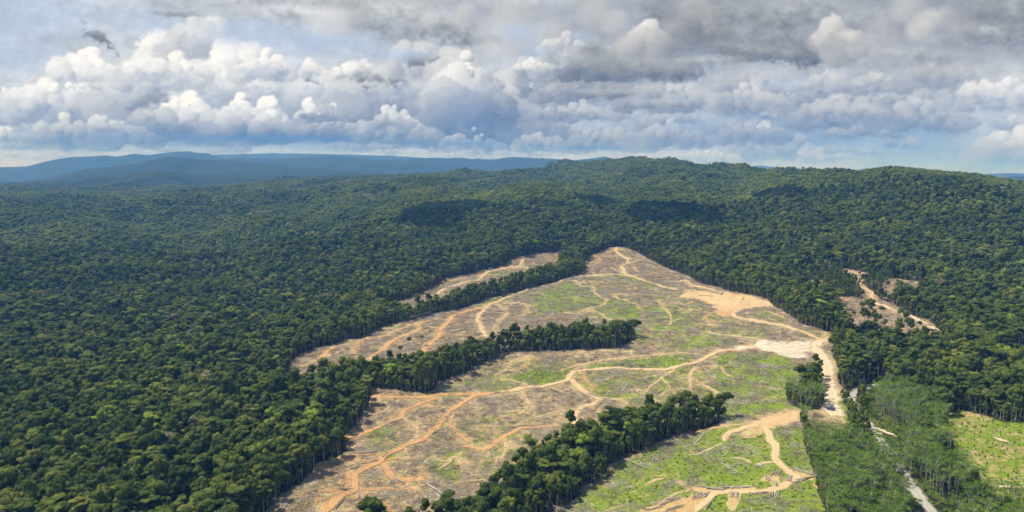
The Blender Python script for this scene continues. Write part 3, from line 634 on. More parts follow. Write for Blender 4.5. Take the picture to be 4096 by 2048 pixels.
# materials
def leaf_mat(name, stops, trans=.35, vary=.35):
    r = NT(name); P = r.pos()
    t = r.attr('tint', 'INSTANCER')
    col = r.ramp(t, stops)
    oi = r.n('ShaderNodeTexCoord').outputs['Object']
    n = r.noise(oi, .55, 3, .7); n2 = r.noise(P, 1.1, 2, .6)
    hsv = r.n('ShaderNodeHueSaturation'); r.l(col, hsv.inputs['Color'])
    r.l(r.mapr(n, .3, .7, 1 - vary, 1 + vary * 1.1), hsv.inputs['Value'])
    r.l(r.mapr(n2, .3, .7, .485, .515), hsv.inputs['Hue'])
    b = r.bsdf(hsv.outputs[0], .75, .12)
    tl = r.n('ShaderNodeBsdfTranslucent'); r.l(hsv.outputs[0], tl.inputs[0])
    mx = r.n('ShaderNodeMixShader'); mx.inputs[0].default_value = trans
    r.l(b.outputs[0], mx.inputs[1]); r.l(tl.outputs[0], mx.inputs[2])
    return r.fin(mx.outputs[0])
FOREST_STOPS = [(0, (.044, .074, .019)), (.2, (.080, .120, .022)), (.45, (.138, .186, .026)), (.66, (.205, .245, .036)), (.82, (.27, .28, .055)), (.92, (.30, .40, .03)), (.965, (.22, .19, .10)), (1, (.32, .29, .17))]
LEAF = leaf_mat('canopy_leaves', FOREST_STOPS)
LEAFP = leaf_mat('feathery_leaves', [(0, (.085, .16, .012)), (.5, (.15, .245, .016)), (.9, (.24, .34, .055)), (1, (.33, .44, .05))], .35)
SHRUBM = leaf_mat('shrub_leaves', [(0, (.06, .10, .02)), (.5, (.13, .19, .03)), (1, (.22, .26, .05))], .3)
def bark_mat(name, a, b):
    r = NT(name); P = r.pos(); n = r.noise(P, .7, 3, .6)
    return r.fin(r.bsdf(r.mix(r.mapr(n, .35, .65), a, b), .9, .1).outputs[0])
BARK = bark_mat('pale_bark', (.27, .23, .18), (.60, .54, .45)); BARKP = bark_mat('whitish_bark', (.36, .34, .27), (.60, .57, .48)); BARKD = bark_mat('dead_wood', (.30, .27, .23), (.5, .46, .4))

def trunk_part(s, h, r0, lean, R, limbs, crown_r, m=1):
    k = 5; z = np.linspace(-2, h, k)
    bx = lean[0] * (z / h) ** 2 + R.normal(0, .12, k); by = lean[1] * (z / h) ** 2 + R.normal(0, .12, k)
    pts = np.stack([bx, by, z], 1); s.tube(pts, np.linspace(r0, r0 * .45, k), 6, m)
    for i in range(limbs):
        a = 2 * np.pi * i / limbs + R.uniform(-.4, .4); L = crown_r * R.uniform(.5, .8); z0 = h * R.uniform(.78, .98)
        p0 = np.array([lean[0] * (z0 / h) ** 2, lean[1] * (z0 / h) ** 2, z0])
        s.tube([p0, p0 + [math.cos(a) * L * .5, math.sin(a) * L * .5, L * .55], p0 + [math.cos(a) * L, math.sin(a) * L, L * .95]], [r0 * .4, r0 * .25, r0 * .1], 5, m)
def lobed_crown(s, R, c, rad, hgt, nlobe, ncard, card, drop=.35):
    """dome of leafy lobes: a rounded core for each lobe wrapped in loose leaf clumps"""
    ctr = [np.array([0, 0, -.05])]; rr = [.55]
    for i in range(nlobe):
        ph = i * 2.39996 + R.uniform(-.3, .3); el = math.asin(np.clip(R.uniform(-drop, 1), -1, 1)) if i % 4 else R.uniform(.8, 1.5)
        d = np.array([math.cos(ph) * math.cos(el), math.sin(ph) * math.cos(el), math.sin(el)])
        ctr.append(d * R.uniform(.55, .78)); rr.append(R.uniform(.26, .42))
    S = np.array([rad, rad, hgt]); P = []; N = []
    for q, r in zip(ctr, rr):
        s.blob(c + q * S, r * S * .9, R, ICO1, .16, 0)
        k = int(ncard * r * r / sum(x * x for x in rr)) + 4
        d = R.normal(size=(k, 3)); d[:, 2] = np.abs(d[:, 2]) * .9 - .25; d /= np.linalg.norm(d, axis=1)[:, None]
        P.append(c + (q + d * r * R.uniform(.85, 1.12, (k, 1))) * S); N.append(d + R.normal(0, .45, (k, 3)))
    P = np.vstack(P); N = np.vstack(N)
    s.cards(P, N, R.uniform(.6, 1.35, len(P)) * card, R, 0)
def make_rain(kind, seed):
    R = np.random.default_rng(seed); s = Soup()
    lean = R.normal(0, .6, 2)
    if kind == 'broad':
        rad, h, hg = R.uniform(6.5, 8.5), R.uniform(17, 20), R.uniform(5.5, 7.5); trunk_part(s, h, .42, lean, R, 4, rad)
        lobed_crown(s, R, np.array([lean[0], lean[1], h + hg * .3]), rad, hg, 16, 620, .62)
    elif kind == 'dome':
        rad, h, hg = R.uniform(5, 6.5), R.uniform(18, 21), R.uniform(6.5, 8.5); trunk_part(s, h, .36, lean, R, 3, rad)
        lobed_crown(s, R, np.array([lean[0], lean[1], h + hg * .1]), rad, hg, 13, 520, .58)
    elif kind == 'tall':
        rad, h, hg = R.uniform(4.4, 6.2), R.uniform(20, 24), R.uniform(4.5, 6.5); trunk_part(s, h, .34, lean, R, 4, rad)
        lobed_crown(s, R, np.array([lean[0], lean[1], h + hg * .2]), rad, hg, 10, 380, .55)
    elif kind == 'layered':
        rad, h, hg = R.uniform(6, 8), R.uniform(19, 23), 5; trunk_part(s, h, .38, lean, R, 5, rad)
        for i in range(9):
            a = i * 2.4; q = np.array([lean[0] + math.cos(a) * rad * R.uniform(.1, .7), lean[1] + math.sin(a) * rad * R.uniform(.1, .7), h + R.uniform(-1.5, 5.5)])
            rl = rad * R.uniform(.3, .5); s.blob(q, (rl, rl, rl * .28), R, ICO1, .2, 0)
            k = 55; d = R.normal(size=(k, 3)); d /= np.linalg.norm(d, axis=1)[:, None]; d[:, 2] = np.abs(d[:, 2])
            s.cards(q + d * [rl * 1.15, rl * 1.15, rl * .4], d * .4 + [0, 0, 1] + R.normal(0, .3, (k, 3)), R.uniform(.4, .85, k), R, 0)
    elif kind == 'under':
        rad, h, hg = R.uniform(2.2, 3.4), R.uniform(5, 9), R.uniform(3.5, 5.5); trunk_part(s, h, .14, lean * .5, R, 2, rad)
        lobed_crown(s, R, np.array([lean[0] * .5, lean[1] * .5, h]), rad, hg, 7, 170, .5, .8)
    elif kind == 'conifer':
        h = 31; trunk_part(s, h, .3, lean * 0, R, 0, 1)
        for i in range(15):
            z = 11 + i * 1.35; L = (1 - (i / 15) ** 1.3) * 5.0 + .5
            for j in range(7):
                a = j * .9 + i * .5; d = np.array([math.cos(a), math.sin(a), -.12]); k = 9
                tt = np.linspace(.15, 1, k)[:, None]; p = np.array([0, 0, z]) + d * L * tt
                s.cards(p + R.normal(0, .15, (k, 3)), np.array([0, 0, 1.]) + R.normal(0, .35, (k, 3)), .55 * (1.2 - tt[:, 0] * .6), R, 0)
    elif kind == 'bare':
        h = R.uniform(17, 22); trunk_part(s, h, .36, lean, R, 0, 1)
        for i in range(7):
            a = i * 2.4; z0 = h * R.uniform(.55, .98); L = R.uniform(3, 6.5); p0 = np.array([0, 0, z0])
            d = np.array([math.cos(a), math.sin(a), 1.1])
            s.tube([p0, p0 + d * L * .5, p0 + d * L * [.75, .75, 1.1]], [.2, .12, .05], 5, 1)
            s.tube([p0 + d * L * .5, p0 + d * L * .6 + [math.sin(a) * 1.5, -math.cos(a) * 1.5, 2]], [.1, .04], 4, 1)
            s.cards(p0 + d * L * .7 + R.normal(0, 1., (7, 3)), R.normal(size=(7, 3)), .4, R, 0)
    return s
def make_falcata(seed, dens=1.0):
    R = np.random.default_rng(seed); s = Soup(); h = R.uniform(13, 16); lean = R.normal(0, .8, 2); k = 5
    z = np.linspace(-1.5, h, k); pts = np.stack([lean[0] * (z / h) ** 2, lean[1] * (z / h) ** 2, z], 1)
    s.tube(pts, np.linspace(.24, .16, k), 6, 1); top = pts[-1]
    for i in range(6):
        a = i * 1.05 + R.uniform(-.3, .3); L = R.uniform(3, 5.2); rise = R.uniform(4, 7.5); z0 = -R.uniform(0, 3.5)
        e = top + [math.cos(a) * L, math.sin(a) * L, rise + z0]
        mpt = top + [math.cos(a) * L * .35, math.sin(a) * L * .35, rise * .55 + z0]
        s.tube([top + [0, 0, z0], mpt, e], [.13, .09, .04], 5, 1)
        s.tube([mpt, mpt + [math.cos(a + 1) * 1.8, math.sin(a + 1) * 1.8, 2.4]], [.07, .03], 4, 1)
        for q, rl in ((e, R.uniform(1.7, 2.6)), (mpt + [math.cos(a + 1) * 1.8, math.sin(a + 1) * 1.8, 2.2], 1.5)):
            n = int(24 * dens * rl / 2); d = R.normal(size=(n, 3)); d /= np.linalg.norm(d, axis=1)[:, None]
            s.cards(q + d * [rl, rl, rl * .38] * R.uniform(.2, 1.1, (n, 1)), np.array([0, 0, 1.]) + R.normal(0, .35, (n, 3)), R.uniform(.3, .62, n), R, 0, .5)
    return s
def make_shrub(seed):
    R = np.random.default_rng(seed); s = Soup()
    for i in range(5):
        q = np.array([R.normal(0, 1.3), R.normal(0, 1.3), R.uniform(.1, .5)]); r = R.uniform(.7, 1.4)
        s.blob(q, (r, r, r * .6), R, ICO1, .3, 0)
        k = 22; d = R.normal(size=(k, 3)); d[:, 2] = np.abs(d[:, 2]); d /= np.linalg.norm(d, axis=1)[:, None]
        s.cards(q + d * [r * 1.1, r * 1.1, r * .75], d + R.normal(0, .5, (k, 3)), R.uniform(.2, .45, k), R, 0)
    return s
def make_patch(seed, size=40):
    R = np.random.default_rng(seed); s = Soup(); n = 4
    for i in range(n):
        for j in range(n):
            x = (i + .5 + R.uniform(-.38, .38)) * size / n - size / 2; y = (j + .5 + R.uniform(-.38, .38)) * size / n - size / 2
            rad = R.uniform(4.2, 7.2); z = R.uniform(11, 19) + (R.random() < .12) * 5
            s.blob((x, y, z), (rad, rad, rad * .72), R, ICO1, .2, 0)
            for q in range(3):
                a = R.uniform(0, 6.28); s.blob((x + math.cos(a) * rad * .6, y + math.sin(a) * rad * .6, z + R.uniform(-1, 3)), rad * np.array([.5, .5, .4]), R, ICO1, .2, 0)
            s.cards(np.array([x, y, z]) + R.normal(0, 1, (10, 3)) * [rad * .6, rad * .6, 2] + [0, 0, rad * .5], R.normal(size=(10, 3)), R.uniform(.8, 1.8, 10), R, 0)
            if R.random() < .3: s.tube([(x, y, -4), (x, y, z)], [.5, .35], 5, 1)
            else: s.tube([(x, y, -4), (x, y, z)], [.4, .3], 4, 0)
    return s

KINDS = (['broad'] * 4 + ['dome'] * 4 + ['layered'] * 2 + ['tall'] * 4 + ['under'] * 3 + ['bare'] * 2 + ['conifer'])
RAIN = [make_rain(k, 100 + i) for i, k in enumerate(KINDS)]
FALC = [make_falcata(300 + i) for i in range(5)]
def proto_collection(name, soups, mats, smooth=False):
    c = D.collections.new(name)
    for i, s in enumerate(soups):
        o = D.objects.new('%s_%02d' % (name, i), s.mesh('%s_%02d' % (name, i), mats, smooth=smooth)); c.objects.link(o)
    return c
PC_RAIN = proto_collection('forest_shapes', RAIN, [LEAF, BARK])
PC_FALC = proto_collection('plantation_shapes', FALC, [LEAFP, BARKP])
PC_PATCH = proto_collection('far_canopy_shapes', [make_patch(500 + i) for i in range(8)], [LEAF, BARK])
PC_SHRUB = proto_collection('shrub_shapes', [make_shrub(600 + i) for i in range(6)], [SHRUBM])
def scatter(name, pts, idx, rot, scl, tint, coll, label):
    """one object that repeats the shapes of a collection on its points"""
    me = D.meshes.new(name); pts = np.asarray(pts, np.float32)
    me.vertices.add(len(pts)); me.vertices.foreach_set('co', pts.ravel())
    add_attr(me, 'pick', idx, 'INT'); add_attr(me, 'turn', rot, 'FLOAT_VECTOR'); add_attr(me, 'size', scl, 'FLOAT_VECTOR'); add_attr(me, 'tint', tint)
    o = obj(name, me, kind='stuff', label=label)
    ng = D.node_groups.new(name + '_nodes', 'GeometryNodeTree')
    ng.interface.new_socket('Geometry', in_out='INPUT', socket_type='NodeSocketGeometry'); ng.interface.new_socket('Geometry', in_out='OUTPUT', socket_type='NodeSocketGeometry')
    gi = ng.nodes.new('NodeGroupInput'); go = ng.nodes.new('NodeGroupOutput'); ip = ng.nodes.new('GeometryNodeInstanceOnPoints')
    ci = ng.nodes.new('GeometryNodeCollectionInfo'); ci.inputs[0].default_value = coll; ci.inputs['Separate Children'].default_value = True; ci.inputs['Reset Children'].default_value = True
    def na(nm, typ):
        n = ng.nodes.new('GeometryNodeInputNamedAttribute'); n.data_type = typ; n.inputs['Name'].default_value = nm; return n.outputs['Attribute']
    L = ng.links.new
    L(gi.outputs[0], ip.inputs['Points']); L(ci.outputs[0], ip.inputs['Instance']); ip.inputs['Pick Instance'].default_value = True
    L(na('pick', 'INT'), ip.inputs['Instance Index']); L(na('turn', 'FLOAT_VECTOR'), ip.inputs['Rotation']); L(na('size', 'FLOAT_VECTOR'), ip.inputs['Scale'])
    L(ip.outputs[0], go.inputs[0])
    md = o.modifiers.new('scatter', 'NODES'); md.node_group = ng
    return o

# ------------------------------------------------------------------ where trees stand
roadpts = []
for pl, hw in [(p, 6.0) for p in GRAVEL] + [(p, 4.5) for p in SIDE]:
    P3 = px_ground([a[0] for a in pl], [a[1] for a in pl])[:, :2]
    for i in range(len(P3) - 1):
        n = int(np.hypot(*(P3[i + 1] - P3[i])) / 2) + 1
        for t in np.linspace(0, 1, n):
            vv = pl[i][1] * (1 - t) + pl[i + 1][1] * t
            roadpts.append((*(P3[i] * (1 - t) + P3[i + 1] * t), 3.6 if 1730 < vv < 1930 else hw))
roadpts = np.array(roadpts)
def near_road(x, y, extra=0):
    res = np.zeros(len(x), bool)
    lo = roadpts[:, :2].min(0) - 15; hi = roadpts[:, :2].max(0) + 15
    m = np.where((x > lo[0]) & (x < hi[0]) & (y > lo[1]) & (y < hi[1]))[0]
    for a in range(0, len(m), 2000):
        k = m[a:a + 2000]
        d = np.hypot(x[k][:, None] - roadpts[:, 0], y[k][:, None] - roadpts[:, 1]) - roadpts[:, 2] - extra
        res[k] = d.min(1) < 0
    return res
def jgrid(sp, r0, r1, azm, jit=.42):
    X = []; n = int(2 * r1 / sp)
    gx = (np.arange(n) - n / 2) * sp
    ymin = r0 * math.cos(math.radians(azm)); gy = np.arange(ymin, r1, sp * .9)
    x, y = np.meshgrid(gx, gy); x = x + (np.arange(len(gy)) % 2)[:, None] * sp / 2
    x = x.ravel(); y = y.ravel(); az = np.abs(np.degrees(np.arctan2(x, y))); r = np.hypot(x, y)
    k = (az < azm) & (r > r0) & (r < r1); x, y = x[k], y[k]
    return x + rng.uniform(-jit, jit, len(x)) * sp, y + rng.uniform(-jit, jit, len(x)) * sp
def pix(x, y): return project(x, y, H(x, y))
def zone_poly(x, y, poly):
    u, v = pix(x, y); return in_poly(u, v, poly) & (np.hypot(x, y) < 3000)
NEAR_R = 2500
tx, ty = jgrid(7.6, 385, NEAR_R, 49)
clr = is_clear(tx, ty)
spz = zone_poly(tx, ty, SPARSE)
c34 = zone_poly(tx, ty, C3) | zone_poly(tx, ty, C4) | zone_poly(tx, ty, C5)
plz = zone_poly(tx, ty, PLANT) & (np.hypot(tx, ty) < 1200)
opn = np.zeros(len(tx), bool)
for pl in OPENROAD: opn |= zone_poly(tx, ty, pl)
keep = ~clr & ~near_road(tx, ty) & ~plz & ~opn
keep &= ~(spz & (rng.random(len(tx)) < .83))
keep |= (c34 & clr & (rng.random(len(tx)) < .05)) & ~near_road(tx, ty)
# the clearing's edge seen from each spot
edge = np.zeros(len(tx), bool)
for a in range(8):
    edge |= is_clear(tx + 15 * math.cos(a * .785), ty + 15 * math.sin(a * .785))
hz_ = H(tx, ty)
i_, j_, _, _ = grid_ij(tx, ty)
keep &= (hz_ + 36 - CAM[2]) / np.hypot(tx, ty) > CMAX[np.maximum(i_ - 1, 0), j_]
tx, ty, edge, spz, hz_ = tx[keep], ty[keep], edge[keep], spz[keep], hz_[keep]
N = len(tx)
grp = {k: [i for i, q in enumerate(KINDS) if q == k] for k in set(KINDS)}
def choose(names, probs, n):
    nm = rng.choice(len(names), n, p=np.array(probs) / sum(probs))
    return np.array([rng.choice(grp[names[a]]) for a in nm])
ti = choose(['broad', 'dome', 'layered', 'tall', 'bare', 'conifer', 'under'], [.30, .32, .14, .19, .022, .006, .022], N)
ei = choose(['broad', 'dome', 'layered', 'tall', 'bare'], [.13, .20, .15, .44, .08], N)
si = choose(['tall', 'dome', 'under', 'bare'], [.4, .15, .35, .10], N)
ti = np.where(edge, ei, ti); ti = np.where(spz, si, ti)
tsc = np.clip(rng.normal(1.0, .23, N), .55, 1.6); tsc = np.where(rng.random(N) < .03, tsc * 1.25, tsc)
mosaic = fbm(tx / 160, ty / 160, 3, 44)
tsc *= 1 + .15 * mosaic; tsc = np.where(edge, tsc * rng.uniform(.68, 1.08, N), tsc) * .93
tt_ = np.clip(.40 + .17 * rng.normal(size=N) + .26 * mosaic + .06 * (ti == grp['layered'][0]), .02, .83)
rr_ = rng.random(N); tt_ = np.where(rr_ < .035, rng.uniform(.84, .93, N), tt_); tt_ = np.where((rr_ > .99), rng.uniform(.95, 1, N), tt_)
trot = np.stack([rng.normal(0, .035, N) * (1 + edge), rng.normal(0, .035, N) * (1 + edge), rng.uniform(0, 6.28, N)], 1)
tscl = np.stack([tsc, tsc, tsc * rng.uniform(.85, 1.15, N)], 1)
# the 300 trees that show largest stand as things of their own, the rest of the wood is one mass
RAINC = {}; FALCC = {}
def parts_of(cache, soups, i, mats, cname, tname):
    if i not in cache: cache[i] = (soups[i].mesh(cname, mats, 0), soups[i].mesh(tname, mats, 1))
    return cache[i]
TINTW = [(.22, 'very dark green'), (.38, 'dark green'), (.52, 'mid green'), (.66, 'olive green'), (.84, 'yellowish green'), (.94, 'bright lime green'), (2, 'greyish brown')]
SHAPEW = {'broad': 'broad lumpy', 'dome': 'rounded dome-shaped', 'layered': 'flat layered', 'tall': 'small high', 'under': 'low bushy', 'bare': 'nearly leafless', 'conifer': 'tiered conical'}
def tw(t):
    for a, b in TINTW:
        if t < a: return b
def tree_thing(name, x, y, z, parts, rot, scl, tint, label, cat, group):
    e = obj(name, None, label=label, cat=cat, group=group, loc=(x, y, z))
    e.rotation_euler = rot; e.scale = scl
    c = obj('crown', parts[0], parent=e); t = obj('trunk', parts[1], parent=e)
    c['tint'] = float(tint); t['tint'] = float(tint)
    return e
def zone_words(u, v, edge):
    if u < 1010 or (u < 1500 and v < 1990 and not (v > 2040)):
        col = ['far left', 'left', 'centre left', 'right'][min(3, int(u / 330))]
        row = ['upper rows', 'middle rows', 'lower rows', 'front row'][int(np.clip((v - 1850) / 110, 0, 3))]
        return ('forest edge' if edge else 'left forest') + ' %s, %s' % (col, row)
    if u < 2950:
        part = ['foot', 'lower half', 'middle', 'upper half', 'top end'][int(np.clip((u - 1500) / 260, 0, 4))]
        return ('edge' if edge else 'heart') + ' of front tree strip, ' + part
    side = 'left of' if u < 3500 else 'right of'
    return side + ' the gravel road, ' + ['far end', 'middle', 'near end'][int(np.clip((v - 1700) / 150, 0, 2))]
used_labels = {}
EXTRA = ['leaning slightly', 'a little taller than its neighbours', 'lower than its neighbours', 'with a ragged outline', 'with a gap beside it', 'partly hidden', 'in full sun', 'half in shade', 'crowded by others', 'with a full crown']
u_t, v_t = project(tx, ty, hz_ + 22)
cand = np.where((u_t > 20) & (u_t < 4080) & (v_t < 2050) & (v_t > 700))[0]
size = tsc[cand] * np.array([{'broad': 8, 'dome': 7, 'layered': 7, 'tall': 6, 'under': 3, 'bare': 5, 'conifer': 5}[KINDS[k]] for k in ti[cand]]) / np.hypot(tx[cand], ty[cand])
big = cand[np.argsort(-size)[:300]]
solo = np.zeros(N, bool); solo[big] = True
for i in big:
    k = KINDS[ti[i]]
    szw = 'small ' if tsc[i] < .85 else 'large ' if tsc[i] > 1.15 else ''
    lb = '%s%s tree, %s crown, %s' % (szw, tw(tt_[i]), SHAPEW[k], zone_words(u_t[i], v_t[i], edge[i]))
    tree_thing('rainforest_tree', tx[i], ty[i], hz_[i], parts_of(RAINC, RAIN, ti[i], [LEAF, BARK], 'crown', 'trunk'), trot[i], tscl[i], tt_[i], lb, 'tree', 'rainforest trees nearest the camera')
m = ~solo
scatter('forest', np.stack([tx, ty, hz_], 1)[m], ti[m], trot[m], tscl[m], tt_[m], PC_RAIN, 'dense rainforest of rounded green crowns around the clearing')
# understorey along the cut edges and in the thinned ground
ux, uy = jgrid(5.5, 385, 2300, 43)
ed = np.zeros(len(ux), bool)
for a in range(8):
    for d in (10, 22): ed |= is_clear(ux + d * math.cos(a * .785), uy + d * math.sin(a * .785))
sz_ = zone_poly(ux, uy, SPARSE)
k = (~is_clear(ux, uy)) & (ed | sz_) & ~near_road(ux, uy) & (rng.random(len(ux)) < np.where(ed, .85, .4))
ux, uy = ux[k], uy[k]; n = len(ux)
ut = np.clip(rng.normal(.42, .18, n), .05, .85); us = rng.uniform(.55, 1.25, n)
scatter('understorey', np.stack([ux, uy, H(ux, uy)], 1), rng.choice(grp['under'], n), np.stack([np.zeros(n), np.zeros(n), rng.uniform(0, 6.28, n)], 1),
        np.stack([us, us, us * rng.uniform(.8, 1.5, n)], 1), ut, PC_RAIN, 'young trees and saplings between the trunks along the cut forest edge')
# plantation
px_, py_ = jgrid(6.6, 400, 1150, 44, .35)
k = zone_poly(px_, py_, PLANT) & ~is_clear(px_, py_) & ~near_road(px_, py_, -1)
for pl in OPENROAD: k &= ~zone_poly(px_, py_, pl)
px_, py_ = px_[k], py_[k]; n = len(px_)
gap = fbm(px_ / 45, py_ / 45, 2, 8) < -.33
px_, py_ = px_[~gap], py_[~gap]; n = len(px_); pz_ = H(px_, py_)
pi_ = rng.integers(0, 5, n); ps = rng.uniform(.8, 1.2, n); pt = np.clip(.45 + .2 * rng.normal(size=n) + .2 * fbm(px_ / 60, py_ / 60, 2, 9), 0, .97)
prot = np.stack([rng.normal(0, .04, n), rng.normal(0, .04, n), rng.uniform(0, 6.28, n)], 1); pscl = np.stack([ps, ps, ps * rng.uniform(.9, 1.15, n)], 1)
u_p, v_p = project(px_, py_, pz_ + 15)
cand = np.where((u_p > 20) & (u_p < 4080) & (v_p < 2040))[0]
big = cand[np.argsort(np.hypot(px_[cand], py_[cand]) / ps[cand])[:300]]
solo = np.zeros(n, bool); solo[big] = True
for i in big:
    szw = 'short ' if ps[i] < .9 else 'tall ' if ps[i] > 1.1 else ''
    hue = ['dull green', 'grey-green', 'light green', 'yellow-green'][int(np.clip(pt[i] * 4 - .3, 0, 3))]
    lean = 'leaning ' if abs(prot[i][0]) > .05 else 'straight '
    lb = '%s%s pale-trunked plantation tree, %s feathery crown, %s' % (szw, lean, hue, zone_words(max(u_p[i], 3000), v_p[i], False))
    tree_thing('plantation_tree', px_[i], py_[i], pz_[i], parts_of(FALCC, FALC, pi_[i], [LEAFP, BARKP], 'crown', 'trunk'), prot[i], pscl[i], pt[i], lb, 'tree', 'pale trunked plantation trees beside the gravel road')
m = ~solo
scatter('plantation_stand', np.stack([px_, py_, pz_], 1)[m], pi_[m], prot[m], pscl[m], pt[m], PC_FALC, 'stand of slender pale-trunked trees with thin feathery crowns')
# canopy of the farther hills
fx, fy = jgrid(34, NEAR_R - 5, 6400, 49, .3)
i_, j_, _, _ = grid_ij(fx, fy); fz = H(fx, fy)
k = (fz + 45 - CAM[2]) / np.hypot(fx, fy) > CMAX[np.maximum(i_ - 4, 0), j_] - .002
fx, fy, fz = fx[k], fy[k], fz[k]; n = len(fx)
gxs = (H(fx + 12, fy) - H(fx - 12, fy)) / 24; gys = (H(fx, fy + 12) - H(fx, fy - 12)) / 24
gxs = np.clip(gxs, -.8, .8); gys = np.clip(gys, -.8, .8)
from mathutils import Vector as _V, Quaternion as _Q
frot = np.zeros((n, 3))
for a in range(n):
    qn = _V((-gxs[a], -gys[a], 1)).to_track_quat('Z', 'Y') @ _Q((0, 0, 1), float(rng.uniform(0, 6.28)))
    frot[a] = qn.to_euler()
ft = np.clip(.42 + .12 * rng.normal(size=n) + .32 * fbm(fx / 350, fy / 350, 3, 12), .05, .8)
scatter('distant_forest', np.stack([fx, fy, fz - 3], 1), rng.integers(0, 8, n), frot, np.ones((n, 3)) * rng.uniform(.9, 1.15, (n, 1)), ft, PC_PATCH, 'unbroken rainforest canopy covering the hills beyond the clearing')
# lone trees left standing in the clearing
for i, (u, v, sc_, kd, tn, wd) in enumerate([(1602,1440,.8,'tall',.5,'left of the orange track'), (1636,1400,.75,'tall',.45,'on the upper slope'), (1688,1382,.7,'tall',.6,'right of the orange track'), (1622,1470,.7,'under',.6,'low on the slope'),
        (1803,1478,.9,'tall',.35,'above the middle strip'), (1893,1428,.8,'tall',.4,'above the middle strip, farther right'), (2325,1790,.62,'layered',.75,'behind the front strip'), (2370,1775,.7,'bare',.4,'behind the front strip'), (2690,1665,.9,'tall',.2,'vine clad, behind the far end of the front strip'), (1997,1985,.8,'tall',.3,'at the left end of the front strip')]):
    g3 = px_ground([u], [v])[0]; ii = grp[kd][i % len(grp[kd])]
    tree_thing('rainforest_tree', g3[0], g3[1], g3[2], parts_of(RAINC, RAIN, ii, [LEAF, BARK], 'crown', 'trunk'), (0, 0, i * 1.3), (sc_, sc_, sc_), tn, 'lone slender tree left standing %s' % wd, 'tree', 'lone trees left in the clearing')
from mathutils import kdtree as _kt
_kd = _kt.KDTree(len(TRACKPTS))
for i, (a, b, c_) in enumerate(TRACKPTS): _kd.insert((a, b, 0), i)
_kd.balance()
def on_track(x, y, extra=0):
    out = np.zeros(len(x), bool)
    for i in range(len(x)):
        _, j, d = _kd.find((float(x[i]), float(y[i]), 0)); out[i] = d < TRACKPTS[j][2] + extra
    return out
# low green regrowth
sx, sy = jgrid(5.0, 430, 1700, 40, .5)
ga = H(sx, sy, A_grass) + .5 * fbm(sx / 30, sy / 30, 3, 15) + .2 * rng.normal(size=len(sx)); so_ = H(sx, sy, A_soil)
k = is_clear(sx, sy) & (ga > .85) & (so_ < .3) & ~on_track(sx, sy, 1)
sx, sy = sx[k], sy[k]; n = len(sx); s_ = rng.uniform(.25, .6, n)
ex, ey = jgrid(4.5, 400, 1500, 40, .5)
kk = (~is_clear(ex, ey)) & zone_poly(ex, ey, [(3280,1600),(3480,1540),(3700,1700),(3850,1900),(3950,2100),(3300,2100)]) & (rng.random(len(ex)) < .6) & ~near_road(ex, ey, -2)
sx = np.concatenate([sx, ex[kk]]); sy = np.concatenate([sy, ey[kk]]); n = len(sx); s_ = np.concatenate([s_, rng.uniform(.8, 1.6, kk.sum())])
scatter('undergrowth', np.stack([sx, sy, H(sx, sy) - .1], 1), rng.integers(0, 6, n), np.stack([np.zeros(n), np.zeros(n), rng.uniform(0, 6.28, n)], 1),
        np.stack([s_, s_, s_ * rng.uniform(.7, 1.2, n)], 1), np.clip(.64 + .2 * rng.normal(size=n), 0, 1), PC_SHRUB, 'low bright green regrowth covering parts of the clearing')
print('COUNTS forest', N, 'under', len(ux), 'plant', len(px_), 'far', len(fx), 'shrub', len(sx))
# ------------------------------------------------------------------ felled timber
def wood_mat(name, stops):
    r = NT(name); P = r.pos(); t = r.attr('tint', 'INSTANCER'); n = r.noise(P, 1.4, 3, .6)
    c = r.ramp(t, stops); h = r.n('ShaderNodeHueSaturation'); r.l(c, h.inputs['Color']); r.l(r.mapr(n, .3, .7, .75, 1.2), h.inputs['Value'])
    return r.fin(r.bsdf(h.outputs[0], .85, .15).outputs[0])
WOOD = wood_mat('weathered_wood', [(0, (.14, .11, .08)), (.35, (.30, .25, .19)), (.7, (.48, .42, .34)), (1, (.70, .64, .55))])
CUT = wood_mat('fresh_cut_wood', [(0, (.50, .34, .18)), (1, (.66, .50, .30))])
def make_slash(seed, n=26, spread=6.5, big=False):
    R = np.random.default_rng(seed); s = Soup(); base = R.uniform(0, 3.14)
    for i in range(n):
        a = base + R.normal(0, .75); L = R.uniform(1.5, 6.5) * (1.5 if big else 1); r = R.uniform(.05, .15) * (1.6 if big else 1)
        c = np.array([R.normal(0, spread * .5), R.normal(0, spread * .5), R.uniform(.1, .7)]); t = R.normal(0, .12)
        d = np.array([math.cos(a), math.sin(a), t]) * L / 2
        s.tube([c - d, c + R.normal(0, .15, 3), c + d], [r, r * .8, r * .4], 4, 0)
        if R.random() < .4:
            b = a + R.choice([-1, 1]) * R.uniform(.4, .9); s.tube([c, c + np.array([math.cos(b), math.sin(b), .4]) * L * .3], [r * .6, r * .2], 3, 0)
    return s
PC_SLASH = proto_collection('slash_shapes', [make_slash(700 + i) for i in range(8)] + [make_slash(720 + i, 14, 8, True) for i in range(4)], [WOOD])
dx, dy = jgrid(5.6, 480, 2300, 40, .5)
so_ = H(dx, dy, A_soil); gr_ = H(dx, dy, A_grass); rr = np.hypot(dx, dy)
dens = 1 - .75 * np.clip(gr_, 0, 1) - 1.2 * np.clip(so_ - .5, 0, 1) + 1.0 * fbm(dx / 35, dy / 35, 3, 19)
k = is_clear(dx, dy) & (rng.random(len(dx)) > 1.6 * H(dx, dy, A_chalk)) & (so_ < .85) & (rng.random(len(dx)) < dens) & ~zone_poly(dx, dy, PLANTOPEN) & ~on_track(dx, dy, 3)
dx, dy = dx[k], dy[k]; n = len(dx); ds = rng.uniform(.7, 1.35, n)
